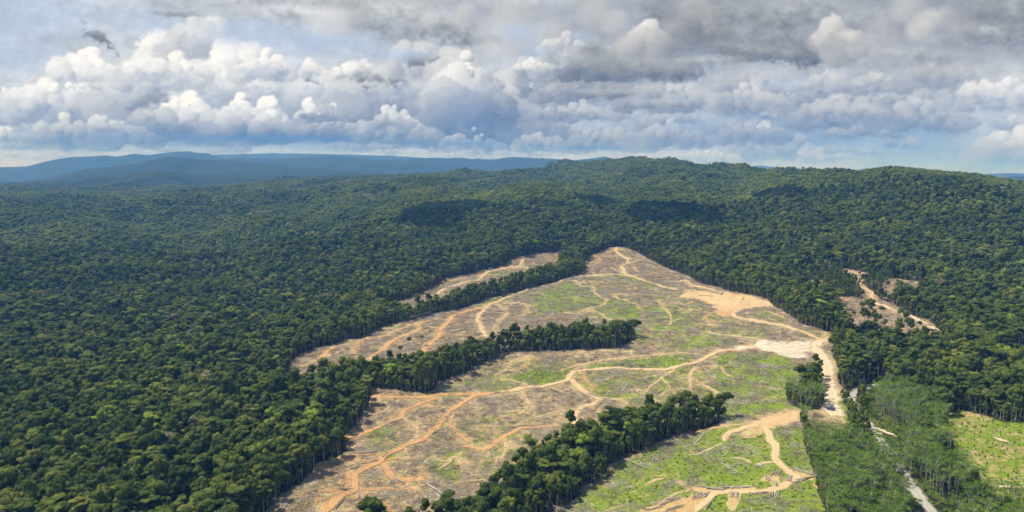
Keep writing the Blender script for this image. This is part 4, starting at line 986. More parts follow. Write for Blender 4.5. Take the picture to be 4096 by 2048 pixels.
scatter('logging_debris', np.stack([dx, dy, H(dx, dy) + .05], 1), rng.integers(0, 12, n), np.stack([rng.normal(0, .04, n), rng.normal(0, .04, n), rng.uniform(0, 6.28, n)], 1),
        np.stack([ds, ds, ds], 1), np.clip(rng.normal(.45, .22, n), 0, 1), PC_SLASH, 'grey branches and broken wood strewn over the cleared ground')
print('COUNTS slash', n)
def make_log(seed, L=10):
    R = np.random.default_rng(seed); s = Soup(); k = 5; x = np.linspace(-L / 2, L / 2, k)
    pts = np.stack([x, R.normal(0, .07, k), R.normal(0, .03, k)], 1); s.tube(pts, np.linspace(.36, .27, k), 8, 0)
    for e, r in ((-L / 2 - .01, .35), (L / 2 + .01, .26)):
        an = np.linspace(0, 2 * np.pi, 8, endpoint=False); v = np.stack([np.full(8, e), pts[0 if e < 0 else -1][1] + np.cos(an) * r, pts[0 if e < 0 else -1][2] + np.sin(an) * r], 1)
        f = [(0, i, i + 1) if e > 0 else (0, i + 1, i) for i in range(1, 7)]; s.add(v, t=f, m=1)
    return s
LOGM = [make_log(800 + i, 9 + i).mesh('log', [WOOD, CUT]) for i in range(4)]
PILES = [ # region, from, to, log direction in photo px, count, words
 ('4', (1530,1170), (1650,1150), (-25,90), 13, 'fanned stack below the lower bend of the bottom haul road'),
 ('4', (1580,1085), (1760,1110), (60,8), 10, 'long row above the bottom haul road, left half'),
 ('4', (1760,1100), (1990,1085), (60,-6), 13, 'long row above the bottom haul road, right half'),
 ('4', (2340,950), (2470,985), (50,22), 10, 'upper fan at the right landing beside the plantation'),
 ('4', (2350,1045), (2470,1010), (60,-15), 9, 'lower fan at the right landing beside the plantation'),
 ('4', (2100,1005), (2150,1030), (10,45), 7, 'upright stack on the small landing above the bottom road'),
 ('4', (2165,1060), (2205,1065), (5,32), 6, 'short stack joining the small landing to the bottom road'),
 ('4', (2140,985), (2215,975), (-18,22), 6, 'tangled heap at the top of the small landing'),
 ('4', (2280,1015), (2310,1020), (18,-32), 5, 'stack inside the tight bend of the haul road'),
 ('4', (2140,1150), (2215,1150), (0,42), 8, 'stack lying across the verge under the bottom road'),
 ('4', (1820,1150), (1905,1150), (8,42), 8, 'loose fan at the head of the steep skid trail'),
 ('4', (2000,1140), (2120,1135), (60,3), 4, 'thin line below the bottom haul road'),
 ('4', (1690,1180), (1640,1250), (-25,36), 7, 'stack along the right side of the lowest road'),
 ('4', (1340,1180), (1400,1190), (60,-18), 5, 'stack at the upper corner of the orange landing'),
 ('4', (1210,1215), (1260,1205), (50,-32), 5, 'stack at the left corner of the orange landing'),
 ('4', (1290,1215), (1340,1210), (38,-22), 5, 'middle stack of the orange landing'),
 ('4', (1180,1265), (1260,1250), (60,-12), 6, 'lowest stack of the orange landing'),
 ('4', (1340,1270), (1440,1235), (60,-14), 7, 'row along the foot of the orange landing'),
 ('4', (700,345), (790,372), (50,18), 7, 'row above the middle haul road junction'),
 ('4', (820,392), (900,402), (60,8), 6, 'row right of the middle haul road junction'),
 ('4', (770,450), (800,420), (34,-30), 7, 'stack just below the middle haul road junction'),
 ('4', (535,500), (555,520), (48,0), 4, 'small stack left of the middle skid trail'),
 ('4', (640,570), (690,545), (42,-24), 6, 'stack right of the middle skid trail'),
 ('4', (80,612), (240,600), (70,-5), 9, 'long row above the track, left part'),
 ('4', (230,605), (380,590), (70,-5), 8, 'long row above the track, right part'),
 ('4', (20,655), (90,640), (50,-24), 5, 'stack at the track junction'),
 ('3', (1040,415), (1075,440), (30,26), 6, 'stack beside the short trail near the left forest edge'),
 ('3', (1600,490), (1540,560), (-10,42), 10, 'line of logs along the inner bend of the orange road'),
 ('3', (1470,650), (1530,620), (40,-40), 5, 'stack below the inner bend of the orange road'),
 ('3', (880,822), (1010,806), (60,-8), 6, 'row across the road bend near the left forest'),
 ('3', (1060,825), (1100,850), (36,-26), 5, 'row hugging the right side of the orange road'),
 ('3', (900,900), (1000,885), (60,-12), 6, 'row above the descending orange road'),
 ('3', (800,945), (880,925), (60,-14), 5, 'row beside the descending orange road'),
 ('3', (1150,1025), (1215,1050), (34,26), 7, 'stack on the orange landing below the fork'),
 ('3', (1110,1055), (1140,1075), (-14,22), 4, 'small stack left of the orange landing'),
 ('3', (1120,1085), (1180,1090), (50,14), 4, 'stack below the orange landing'),
 ('3', (860,1140), (910,1200), (16,50), 10, 'stack sliding down the red slope under the junction'),
 ('3', (720,1100), (790,1112), (55,-3), 7, 'row left of the red junction'),
 ('3', (690,1240), (740,1190), (-25,32), 6, 'stack along the lowest left road'),
 ('3', (1010,1225), (1060,1255), (40,22), 5, 'stack on the red slope, right side'),
 ('3', (1120,575), (1200,555), (50,-15), 5, 'row along the left forest track'),
 ('3', (2080,300), (2140,270), (50,-26), 5, 'stack beside the upper road bend'),
 ('3', (1900,350), (2050,330), (60,-10), 6, 'row below the upper road'),
]
R = np.random.default_rng(5)
logn = 0
for (k, a, b, d, cnt, words) in PILES:
    ox, oy, sc, _ = REG[k]
    for i in range(cnt):
        if logn >= 300: break
        t = (i + .5) / cnt + R.normal(0, .03)
        u = ox + sc * (a[0] + (b[0] - a[0]) * t); v = oy + sc * (a[1] + (b[1] - a[1]) * t)
        u += R.normal(0, 1.2); v += R.normal(0, 1.2)
        g2 = px_ground([u - d[0] * .1, u + d[0] * .1, u], [v - d[1] * .1, v + d[1] * .1, v])
        an = math.atan2(g2[1][1] - g2[0][1], g2[1][0] - g2[0][0]) + R.normal(0, .09)
        c = g2[2]; e = np.array([math.cos(an), math.sin(an)]) * 4.5
        z0, z1 = H(np.array([c[0] - e[0]]), np.array([c[1] - e[1]]))[0], H(np.array([c[0] + e[0]]), np.array([c[1] + e[1]]))[0]
        o = obj('log', LOGM[int(R.integers(4))], label='felled log in the ' + words, cat='log', group='felled logs: ' + words)
        o.location = (c[0], c[1], max((z0 + z1) / 2, c[2]) + .45 + (i % 3) * .28); o.rotation_euler = (R.uniform(0, 6), -math.atan2(z1 - z0, 9), an)
        o['tint'] = float(np.clip(R.normal(.52, .17), .2, 1)); logn += 1
print('COUNTS logs', logn)
def make_fallen(seed, L):
    R = np.random.default_rng(seed); s = Soup(); k = 6; x = np.linspace(0, L, k)
    pts = np.stack([x, R.normal(0, .3, k), .5 + R.normal(0, .05, k)], 1); s.tube(pts, np.linspace(.55, .22, k), 8, 0)
    return s, pts, R
FALLEN = [('3', (1410,1070), (1525,1140), 'long bleached fallen trunk lying in the hollow above the front trees'), ('3', (1510,1190), (1610,1222), 'bleached fallen trunk with split end near the front tree strip'),
 ('3', (1770,410), (1825,442), 'bright white forked fallen tree below the orange road'), ('4', (965,335), (1002,284), 'pale split trunk standing out on the middle slope'), ('4', (1090,345), (1075,300), 'thin pale trunk on the green middle slope'),
 ('3', (250,1280), (300,1210), 'thick grey fallen trunk at the lower left corner of the clearing'), ('3', (1850,1040), (1720,1060), 'dark fallen trunk across the gully'), ('4', (1530,760), (1640,650), 'grey uprooted tree on the lower green slope'),
 ('4', (1780,850), (1850,750), 'branched dead tree lying on the lower green slope'), ('3', (1480,1150), (1560,1200), 'fallen trunk sloping to the front gully'), ('4', (420,30), (400,60), 'short broken trunk near the upper tree strip'),
 ('1', (825,905), (850,945), 'pale fallen trunk between the two orange tracks'), ('1', (1420,850), (1460,845), 'dark fallen trunk on the upper slope'), ('4', (1000,870), (1200,960), 'grey fallen crown on the lower slope beside the front strip'),
 ('3', (450,1165), (580,1155), 'straight fallen trunk near the left forest edge'), ('4', (2110,270), (2050,230), 'pale fallen trunks on the green right slope'), ('3', (880,818), (1010,800), 'long pale trunk above the bend of the orange road')]
for i, (k, a, b, words) in enumerate(FALLEN):
    (u0, v0), (u1, v1) = rg(k, [a, b]); g2 = px_ground([u0, u1], [v0, v1]); L = float(np.clip(np.hypot(*(g2[1] - g2[0])[:2]), 8, 34))
    s, pts, R_ = make_fallen(900 + i, L); an = math.atan2(g2[1][1] - g2[0][1], g2[1][0] - g2[0][0]); dz = g2[1][2] - g2[0][2]
    e = obj('fallen_tree', None, label=words, cat='fallen tree', group='fallen trunks scattered on the clearing', loc=tuple(g2[0] + [0, 0, .4]))
    e.rotation_euler = (0, -math.atan2(dz, L), an); tn = float(np.clip(R_.normal(.8, .15), .1, 1))
    if 'dark' in words: tn = .05
    o = obj('trunk', s.mesh('fallen_trunk', [WOOD]), parent=e); o['tint'] = tn
    for j in range(5):
        s2 = Soup(); p = pts[-1 - j % 3]; dd = np.array([R_.uniform(1.5, 4), R_.uniform(1.5, 4) * (-1) ** j, R_.uniform(.2, 1.8)])
        s2.tube([p, p + dd * .5 + [0, 0, .2], p + dd], [.17, .12, .05], 5, 0); o = obj('branch', s2.mesh('branch', [WOOD]), parent=e); o['tint'] = tn

# ------------------------------------------------------------------ machines
def paint_mat(name, c, rough=.45, spec=.4):
    r = NT(name); n = r.noise(r.pos(), 1.2, 3, .6)
    return r.fin(r.bsdf(r.mix(r.math('MULTIPLY', r.mapr(n, .45, .75), .35), c, (.42, .32, .2)), rough, spec).outputs[0])
M_ORANGE = paint_mat('orange_paint', (.75, .16, .03)); M_YEL = paint_mat('yellow_paint', (.75, .42, .03)); M_BLUE = paint_mat('blue_paint', (.03, .10, .42)); M_SLATE = paint_mat('slate_blue_paint', (.10, .15, .22))
M_TARP = paint_mat('blue_tarpaulin', (.05, .25, .80), .6); M_WHITE = paint_mat('white_paint', (.8, .8, .78)); M_GREEN = paint_mat('green_paint', (.05, .30, .14)); M_BLACK = paint_mat('dark_steel', (.03, .03, .03)); M_GLASS = paint_mat('window_glass', (.03, .04, .05), .1, .6)
M_SAND = paint_mat('sand_load', (.60, .40, .22), .95); M_RUST = paint_mat('rusty_steel', (.22, .10, .05), .8)
def boxes(name, items, mat, parent, bev=.06, label=None):
    """(x0,x1,y0,y1,z0,z1[,top inset x, top inset y]) boxes joined into one bevelled mesh"""
    import bmesh
    bm = bmesh.new()
    for it in items:
        x0, x1, y0, y1, z0, z1 = it[:6]; ix, iy = (it[6], it[7]) if len(it) > 6 else (0, 0)
        v = [bm.verts.new(p) for p in ((x0,y0,z0),(x1,y0,z0),(x1,y1,z0),(x0,y1,z0),(x0+ix,y0+iy,z1),(x1-ix,y0+iy,z1),(x1-ix,y1-iy,z1),(x0+ix,y1-iy,z1))]
        for f in ((3,2,1,0),(4,5,6,7),(0,1,5,4),(1,2,6,5),(2,3,7,6),(3,0,4,7)): bm.faces.new([v[i] for i in f])
    bmesh.ops.bevel(bm, geom=bm.edges[:], offset=bev, segments=1, affect='EDGES')
    me = D.meshes.new(name); bm.to_mesh(me); bm.free(); me.materials.append(mat)
    return obj(name, me, parent=parent, label=label)
def wheels(parent, xs, y, r):
    for x in xs:
        for sy in (-1, 1):
            s = Soup(); s.tube([(x, sy * y - .2, r), (x, sy * y + .2, r)], [r, r], 14, 0); w_ = obj('wheel', s.mesh('wheel', [M_BLACK]), parent=parent)
            s = Soup(); s.tube([(x, sy * (y + .205), r), (x, sy * (y + .24), r)], [r * .5, r * .45], 12, 0); obj('rim', s.mesh('rim', [M_WHITE]), parent=w_)
def place(name, u, v, rot, label, cat, group=None):
    g3 = px_ground([u], [v])[0]
    e = obj(name, None, label=label, cat=cat, group=group, loc=tuple(g3 + [0, 0, .35])); e.rotation_euler = (0, 0, rot); return e
def dump_truck(u, v, rot, label, body, cabm, load=M_SAND):
    e = place('dump_truck', u, v, rot, label, 'truck')
    boxes('chassis', [(-4.2, 4.2, -.5, .5, .75, 1.05)], M_BLACK, e, .03)
    cb = boxes('cab', [(2.4, 4.4, -1.2, 1.2, .9, 3.0, .15, .08)], cabm, e, .12)
    boxes('windscreen', [(4.28, 4.45, -1.0, 1.0, 1.95, 2.75)], M_GLASS, cb, .02)
    boxes('tipper_body', [(-4.4, 2.1, -1.3, -1.15, 1.1, 2.9), (-4.4, 2.1, 1.15, 1.3, 1.1, 2.9), (-4.4, -4.25, -1.15, 1.15, 1.1, 2.9), (1.95, 2.1, -1.15, 1.15, 1.1, 3.2), (-4.25, 1.95, -1.15, 1.15, 1.1, 1.25)], body, e, .03)
    boxes('load', [(-4.2, 1.9, -1.1, 1.1, 1.25, 2.8, .7, .4)], load, e, .1)
    wheels(e, (3.2, -1.6, -3.0), 1.1, .52); return e
def excavator(u, v, rot, label, m, arm=1):
    e = place('excavator', u, v, rot, label, 'excavator')
    for sy in (-1, 1): boxes('track', [(-2.0, 2.0, sy * 1.25 - .3, sy * 1.25 + .3, 0, .85, .35, 0)], M_BLACK, e, .15)
    boxes('undercarriage', [(-.9, .9, -.95, .95, .35, .95)], M_BLACK, e, .05)
    b = boxes('engine_housing', [(-2.2, .2, -1.3, 1.3, 1.0, 2.1), (.2, 1.5, -1.3, .2, 1.0, 1.6)], m, e, .1)
    c = boxes('cab', [(.0, 1.6, .25, 1.3, 1.0, 2.95, .12, .08)], m, e, .08); boxes('cab_glass', [(.25, 1.66, .35, 1.34, 1.8, 2.7)], M_GLASS, c, .03)
    s = Soup(); s.tube([(1.2, -.2, 1.5), (3.2, -.2, 3.9), (5.2, -.2, 4.1)], [.28, .3, .22], 6, 0); bo = obj('boom', s.mesh('boom', [m]), parent=e)
    s = Soup(); s.tube([(5.0, -.2, 4.3), (6.4, -.2, 1.6)], [.24, .16], 6, 0); obj('stick', s.mesh('stick', [m]), parent=e)
    boxes('bucket', [(5.7, 6.8, -.75, .35, .5, 1.5, .2, 0)], M_BLACK, e, .1); return e
dump_truck(3322, 1622, math.radians(-97), 'slate blue truck with sandy load driving down the wide earth road', M_SLATE, M_WHITE)
dump_truck(3323, 1641, math.radians(165), 'dark blue truck parked across the foot of the wide earth road', M_BLUE, M_BLUE, M_SLATE)
excavator(3292, 1545, math.radians(100), 'orange excavator in the shade of the trees beside the wide earth road', M_ORANGE)
excavator(2455, 1010, math.radians(170), 'orange red excavator on the top of the cleared hill', M_ORANGE)
excavator(2972, 1197, math.radians(60), 'small yellow excavator on the sandy pad near the spoil heap', M_YEL)
t_ = place('site_truck', 2883, 1178, math.radians(-80), 'white and green truck on the upper edge of the sandy pad', 'truck')
boxes('cab', [(1.6, 3.4, -1.15, 1.15, .8, 2.8, .15, .08)], M_GREEN, t_, .1); boxes('box_body', [(-3.6, 1.4, -1.25, 1.25, 1.0, 3.3)], M_WHITE, t_, .06); boxes('chassis', [(-3.6, 3.3, -.5, .5, .6, .95)], M_BLACK, t_, .03); wheels(t_, (2.4, -2.3), 1.05, .5)
for u, v, lb, m, w_ in ((1957, 1077, 'bright blue tarpaulin shelter at the forest edge by the upper track', M_TARP, 4.6), (1968, 1073, 'low dark blue tarpaulin shelter right of the bright blue one', M_BLUE, 3.2)):
    e = place('shelter', u, v, math.radians(10), lb, 'shelter')
    for x in (-w_ + .2, w_ - .2):
        for y in (-2.3, 2.3):
            s = Soup(); s.tube([(x, y, -.5), (x, y, 2.4)], [.09, .09], 6, 0); obj('post', s.mesh('post', [BARK]), parent=e)
    s = Soup(); x0, x1 = -w_, w_
    s.add([(x0,-2.8,2.2),(x1,-2.8,2.2),(x1,0,3.5),(x0,0,3.5),(x0,2.8,2.2),(x1,2.8,2.2),(x0,-2.8,2.12),(x1,-2.8,2.12),(x1,0,3.42),(x0,0,3.42),(x0,2.8,2.12),(x1,2.8,2.12)], q=[(0,1,2,3),(3,2,5,4),(7,6,9,8),(8,9,10,11)], m=0)
    obj('tarpaulin_roof', s.mesh('tarpaulin_roof', [m]), parent=e)
    boxes('bunk_platform', [(-w_ + .4, w_ - .4, -1.9, 1.9, .4, .6)], WOOD, e, .03)
e = place('parked_pickup', 3078, 1237, math.radians(20), 'small white pickup parked at the hairpin below the sandy pad', 'pickup')
boxes('body', [(-2.5, 2.5, -.9, .9, .5, 1.15, .1, .05)], M_WHITE, e, .1); boxes('cabin', [(-.5, 1.3, -.8, .8, 1.15, 1.8, .3, .1)], M_GLASS, e, .08); wheels(e, (-1.6, 1.6), .8, .36)
# row of drums on the pad
for i in range(12):
    u = 2796 + i * 5.0; g3 = px_ground([u], [1183 + i * .25])[0]
    s = Soup(); s.tube([(0, -1.1, .5), (0, 1.1, .5)], [.62, .62], 10, 0); o = obj('pipe_section', s.mesh('pipe_section', [M_RUST]), label='short brown pipe section in the row lying on the sandy pad', cat='pipe', group='row of brown pipe sections on the sandy pad', loc=tuple(g3 + [0, 0, .4])); o.rotation_euler = (0, 0, .1)
# saplings on the replanted slope
R = np.random.default_rng(31); s_x, s_y = jgrid(8.5, 480, 900, 40.5, .45)
k = zone_poly(s_x, s_y, PLANTOPEN); s_x, s_y = s_x[k], s_y[k]
u_, v_ = pix(s_x, s_y); k = (u_ < 4090); s_x, s_y, u_, v_ = s_x[k], s_y[k], u_[k], v_[k]
SAPM = []
for i in range(3):
    s = Soup(); RR_ = np.random.default_rng(40 + i)
    for j in range(6):
        z = .5 + j * .5; r = .8 - j * .1; s.blob((0, 0, z), (r, r, .45), RR_, ICO0, .25, 0)
    s.cards(RR_.normal(0, .4, (24, 3)) + [0, 0, 1.6], RR_.normal(size=(24, 3)), .35, RR_, 0); SAPM.append(s.mesh('sapling', [LEAF]))
order = np.argsort(np.hypot(s_x, s_y))[:300]
for i in order:
    row = ['top', 'upper', 'middle', 'lower', 'bottom'][int(np.clip((v_[i] - 1650) / 60, 0, 4))]
    o = obj('sapling', SAPM[int(R.integers(3))], label='small dark sapling in the %s rows of the replanted grassy slope' % row, cat='sapling', group='saplings planted on the open slope, %s rows' % row)
    o.location = (s_x[i], s_y[i], H(s_x[i:i + 1], s_y[i:i + 1])[0]); o.rotation_euler = (0, 0, R.uniform(0, 6)); q = R.uniform(.3, .8); o.scale = (q, q, q); o['tint'] = float(R.uniform(.2, .7))
SKY_GAIN = 1.09
# ------------------------------------------------------------------ clouds: a far shell of cumulus and stratus in front of the clear sky
def make_clouds(step=.075, azr=60.0, elr=(-2.0, 34.0)):
    R = np.random.default_rng(12)
    az = np.arange(-azr, azr + step / 2, step); el = np.arange(elr[0], elr[1] + step / 2, step)
    NX, NY = len(az), len(el)
    AZ_, EL_ = np.meshgrid(az, el)
    # each direction expressed on a tangent plane in milliradian-like units so that cloud sizes read as in a lens
    dx = np.sin(np.radians(AZ_)) * np.cos(np.radians(EL_)); dy = np.cos(np.radians(AZ_)) * np.cos(np.radians(EL_)); dz = np.sin(np.radians(EL_))
    U, V = project(dx * 1000, dy * 1000, CAM[2] + dz * 1000)
    def to_ij(u, v):
        a, t = px_azel(u, v); return (a + azr) / step, (np.degrees(np.arctan(t)) - elr[0]) / step
    pxs = 1 / (math.degrees(1 / FPX) / step)                 # photo px per canvas cell ~
    gu = np.array([-900, 0, 400, 800, 1200, 1600, 2000, 2400, 2800, 3200, 3600, 4096, 5000], float)
    gv = np.array([-500, 40, 180, 320, 450, 560, 612, 655, 760], float)
    T = [
     [(170,182,205)]*13,
     [(182,194,215),(188,199,218),(203,209,220),(196,199,206),(192,195,202),(168,171,180),(165,168,176),(170,173,181),(148,151,158),(148,151,158),(162,164,170),(140,143,150),(150,153,160)],
     [(175,188,212),(180,192,215),(205,211,221),(196,207,225),(203,211,225),(176,181,192),(194,199,208),(170,174,183),(138,142,153),(152,155,162),(166,169,176),(150,153,158),(160,163,170)],
     [(200,208,220),(206,212,222),(212,216,223),(222,225,230),(212,218,228),(200,206,217),(198,202,210),(160,164,172),(186,190,198),(196,199,206),(188,192,200),(208,211,217),(205,209,216)],
     [(200,206,214),(206,210,216),(188,193,202),(196,200,208),(190,196,207),(188,194,204),(166,175,191),(182,187,197),(188,192,200),(178,185,197),(172,181,197),(204,209,215),(200,206,214)],
     [(170,182,200),(176,187,203),(146,162,188),(132,152,187),(132,152,187),(156,172,197),(142,160,190),(160,172,193),(158,172,196),(142,162,195),(142,163,196),(186,196,209),(180,192,208)],
     [(196,205,214),(198,206,214),(190,199,211),(176,190,208),(176,190,210),(190,200,212),(186,196,210),(196,204,214),(184,195,210),(166,183,207),(156,178,206),(166,184,209),(166,184,209)],
     [(205,211,217),(206,212,217),(200,207,216),(186,198,214),(182,195,213),(190,200,213),(196,204,214),(204,209,216),(200,207,215),(190,201,214),(162,182,208),(156,178,206),(156,178,206)],
     [(190,200,213)]*13]
    T = np.array(T, float) / 255
    fi = np.interp(V, gv, np.arange(len(gv))); fj = np.interp(U, gu, np.arange(len(gu)))
    i0 = np.clip(fi.astype(int), 0, len(gv) - 2); j0 = np.clip(fj.astype(int), 0, len(gu) - 2)
    a = (fi - i0)[..., None]; b = (fj - j0)[..., None]; a = a * a * (3 - 2 * a); b = b * b * (3 - 2 * b)
    BASE = T[i0, j0] * (1 - a) * (1 - b) + T[i0 + 1, j0] * a * (1 - b) + T[i0, j0 + 1] * (1 - a) * b + T[i0 + 1, j0 + 1] * a * b
    # noise fields in canvas space, in photo px
    X, Y = U, V
    nA = fbm(X / 260, Y / 110, 6, 201, .55); nB = fbm(X / 60, Y / 45, 5, 202, .6); nC = fbm(X / 22, Y / 18, 4, 203, .6); nD = fbm(X / 9, Y / 8, 3, 204, .6)
    bil = lambda s, sd: np.abs(pnoise(X / s, Y / s, sd)) + .5 * np.abs(pnoise(X / s * 2.1, Y / s * 2.1, sd + 1)) + .25 * np.abs(pnoise(X / s * 4.3, Y / s * 4.3, sd + 2))
    C = BASE.copy()
    # streaky stratus under everything
    w = (nA * .09 + nB * .035 + nC * .012)[..., None]
    C = C * (1 + w)
    AL = np.full(C.shape[:2], .93) - .10 * np.clip(nA, 0, 1)
    Ld = np.array([-.55, .72, .42]); Ld /= np.linalg.norm(Ld)
    def blob(u, v, r, asp, t, lo, hi, soft, rough, op=1.0, sd=0):
        """one rounded puff; t is its height in its cloud, lo/hi factors on the local sky colour"""
        ci, cj = to_ij(u, v)
        rc = r / pxs; m = int(rc * 1.5) + 3
        x0, x1 = max(int(ci) - m, 0), min(int(ci) + m + 1, NX); y0, y1 = max(int(cj - m * asp) - 2, 0), min(int(cj + m * asp) + 3, NY)
        if x1 <= x0 or y1 <= y0: return
        s = (slice(y0, y1), slice(x0, x1))
        px_ = (U[s] - u) / r; py_ = -(V[s] - v) / (r * asp)
        n1 = nB[s] if r > 40 else nC[s]; n2 = nC[s] if r > 40 else nD[s]
        d = np.sqrt(px_ ** 2 + py_ ** 2) + rough * (n1 * .5 + n2 * .35)
        al = 1 - sstep(1 - soft * .75, 1 + soft * .2, d)
        if not al.any(): return
        nz = np.sqrt(np.clip(1 - np.clip(d, 0, 1) ** 2, 0, 1))
        I = (px_ + n1 * .30 * rough) * Ld[0] + (py_ + n2 * .22 * rough) * Ld[1] + nz * Ld[2]
        I = np.clip(.42 + .62 * I, 0, 1); I = I * I * (3 - 2 * I)
        f = lo + (hi - lo) * (I * (.35 + .65 * t))
        loc = BASE[s]
        lum = loc.mean(-1, keepdims=True)
        g = np.clip((f - .8) * 2, 0, 1)[..., None]
        cool = np.clip((1.02 - f) * 2.2, 0, 1)[..., None]
        tone = (loc * .7 + lum * .3) * (1 - g) + (lum * np.array([1.0, 1.0, 1.0])) * g
        tone = tone * (1 + cool * np.array([-.045, -.005, .05]))
        col = np.clip(tone * f[..., None], 0, .975)
        aa = (al * op)[..., None]
        C[s] = C[s] * (1 - aa) + col * aa
        AL[s] = AL[s] * (1 - al * op) + al * op
    def heap(u, vb, W, Hh, hi=1.2, lo=.84, soft=.22, n=60, rough=.36, seed=0, op=1.0, peak=.5, flat=.55, size=1.0):
        Q = np.random.default_rng(seed + 1000)
        bl = []
        ph = Q.uniform(0, 6.28, 3)
        for i in range(n):
            x = Q.uniform(-1, 1) * (1 - Q.random() ** 3 * .3)
            env = (1 - abs(x) ** 2.2) ** .7 * (.62 + .38 * math.exp(-((x - (peak * 2 - 1)) / .33) ** 2)) * (1 + .16 * math.sin(x * 7 + ph[0]) + .1 * math.sin(x * 15 + ph[1]))
            t = Q.random() ** .8 * env
            r = Hh * Q.uniform(.12, .34) * (1.25 - .6 * t) * size
            bl.append((t + Q.normal(0, .13), x, t, r))
        bl.sort(key=lambda b: -b[0])
        for _, x, t, r in bl:
            blob(u + x * W / 2, vb - t * Hh + r * .1, r * (1.15 if t > .15 else 1.6), 1.0 if t > .15 else flat, min(1, t * 1.3 + .1), lo + .05 * (t - .3), hi, soft, rough, op)
        belly(u, vb - Hh * .04, W * .52, Hh * .30, .36 * op)
    def belly(u, v, W, Hh, op, col=(.80, .87, 1.0)):
        ci, cj = to_ij(u, v); mx_ = int(W * 2.2 / pxs) + 3; my_ = int(Hh * 2.4 / pxs) + 3
        x0, x1 = max(int(ci) - mx_, 0), min(int(ci) + mx_, NX); y0, y1 = max(int(cj) - my_, 0), min(int(cj) + my_, NY)
        if x1 <= x0 or y1 <= y0: return
        s = (slice(y0, y1), slice(x0, x1))
        d = ((U[s] - u) / W) ** 2 + ((V[s] - v) / Hh) ** 2 + 1.2 * nB[s] + .4 * nC[s]
        al = (np.exp(-np.clip(d, 0, 9)) * op)[..., None]
        C[s] = C[s] * (1 - al * (1 - np.array(col) * .82))
    # far rows first
    for k in range(95):
        v = R.uniform(585, 655); u = R.uniform(-600, 4700); hgt = 10 + (655 - v) * .45 * R.uniform(.5, 1.3)
        if 3500 < u < 3950: continue
        heap(u, v, hgt * R.uniform(2.5, 6), hgt, 1.15, .90, .4, 18, .4, 100 + k, .8, R.uniform(.2, .8))
    # mid rows of cumulus
    for k in range(120):
        v = 330 + 260 * R.random() ** .8; u = R.uniform(-700, 4800); q = (600 - v) / 270
        hgt = (34 + 90 * q) * R.uniform(.5, 1.15); right = u > 2150
        heap(u, v, hgt * R.uniform(1.6, 3.2), hgt, R.uniform(1.04, 1.15) if right else R.uniform(1.08, 1.22), .88, .45 if right else .3, 28, .42, 300 + k, .7 if right else .8, R.uniform(.2, .8))
    KEY = [  # u, base v, width, height, hi, lo, soft, n
     (330,345,330,150,1.20,.95,.25,50,.5), (200,470,480,170,1.16,.90,.3,60,.6), (730,420,520,330,1.16,.92,.28,120,.62), (780,210,220,150,1.12,.98,.3,40,.45), (960,430,560,260,1.17,.90,.25,110,.5), (1060,300,220,100,1.18,.95,.22,40,.6),
     (640,330,320,130,1.18,.93,.25,50,.7), (1380,400,340,190,1.17,.9,.24,70,.75), (1650,440,520,280,1.14,.86,.24,110,.72), (1850,420,200,200,1.20,.86,.2,60,.5), (1620,300,120,140,1.16,.95,.2,30,.4), (1240,300,70,70,1.12,1.0,.3,14,.5),
     (2120,300,190,80,1.22,1.0,.16,34,.6), (2250,205,170,75,1.26,1.02,.15,34,.6), (2040,560,260,220,1.06,.86,.3,50,.5), (1800,545,260,200,.98,.78,.35,50,.6), (1950,480,200,160,.98,.80,.4,40,.6),
     (750,535,260,170,1.24,.86,.2,60,.35), (610,520,200,110,1.08,.84,.3,40,.5), (1010,535,250,165,1.24,.84,.18,60,.45), (1090,530,150,100,1.2,.86,.2,30,.5), (1240,510,120,110,1.2,.88,.2,26,.45), (1330,545,300,100,1.15,.84,.24,50,.5), (1300,475,220,60,1.02,.82,.3,30,.5),
     (440,575,380,110,1.15,.82,.25,60,.4), (260,560,260,100,1.14,.85,.28,50,.4), (20,560,90,60,1.18,.9,.2,20,.6), (1590,560,330,110,1.14,.84,.24,50,.5), (1560,500,130,80,1.16,.9,.22,24,.5), (1880,590,260,70,1.16,.88,.25,40,.5),
     (2350,390,420,100,1.1,.86,.3,60,.5), (2680,430,440,110,1.08,.86,.35,60,.6), (2560,290,420,130,1.08,.84,.3,70,.3), (2300,470,360,70,1.1,.9,.35,40,.5), (2600,200,170,110,1.2,.95,.25,36,.4), (2360,300,260,90,1.06,.82,.32,40,.5),
     (2150,590,200,70,1.15,.88,.25,34,.5), (2400,590,320,90,1.08,.86,.3,50,.5), (2680,580,300,100,1.10,.86,.3,50,.5), (3080,620,330,120,1.17,.9,.3,60,.4), (3240,640,120,70,1.17,.92,.25,24,.5), (3010,560,260,90,1.08,.88,.35,40,.5), (2820,640,300,45,1.12,.95,.3,40,.5),
     (3700,500,420,120,1.08,.9,.4,50,.5), (4030,640,260,150,1.16,.9,.28,60,.7), (3980,420,420,120,1.12,.93,.4,50,.6), (3350,480,400,100,1.06,.9,.4,40,.5), (2990,430,320,110,1.08,.92,.4,44,.5),
    ]
    for i, k in enumerate(KEY):
        heap(k[0], k[1], k[2], k[3], k[4], k[5], k[6], int(k[7] * .8), .42, 700 + i, .93, k[8])
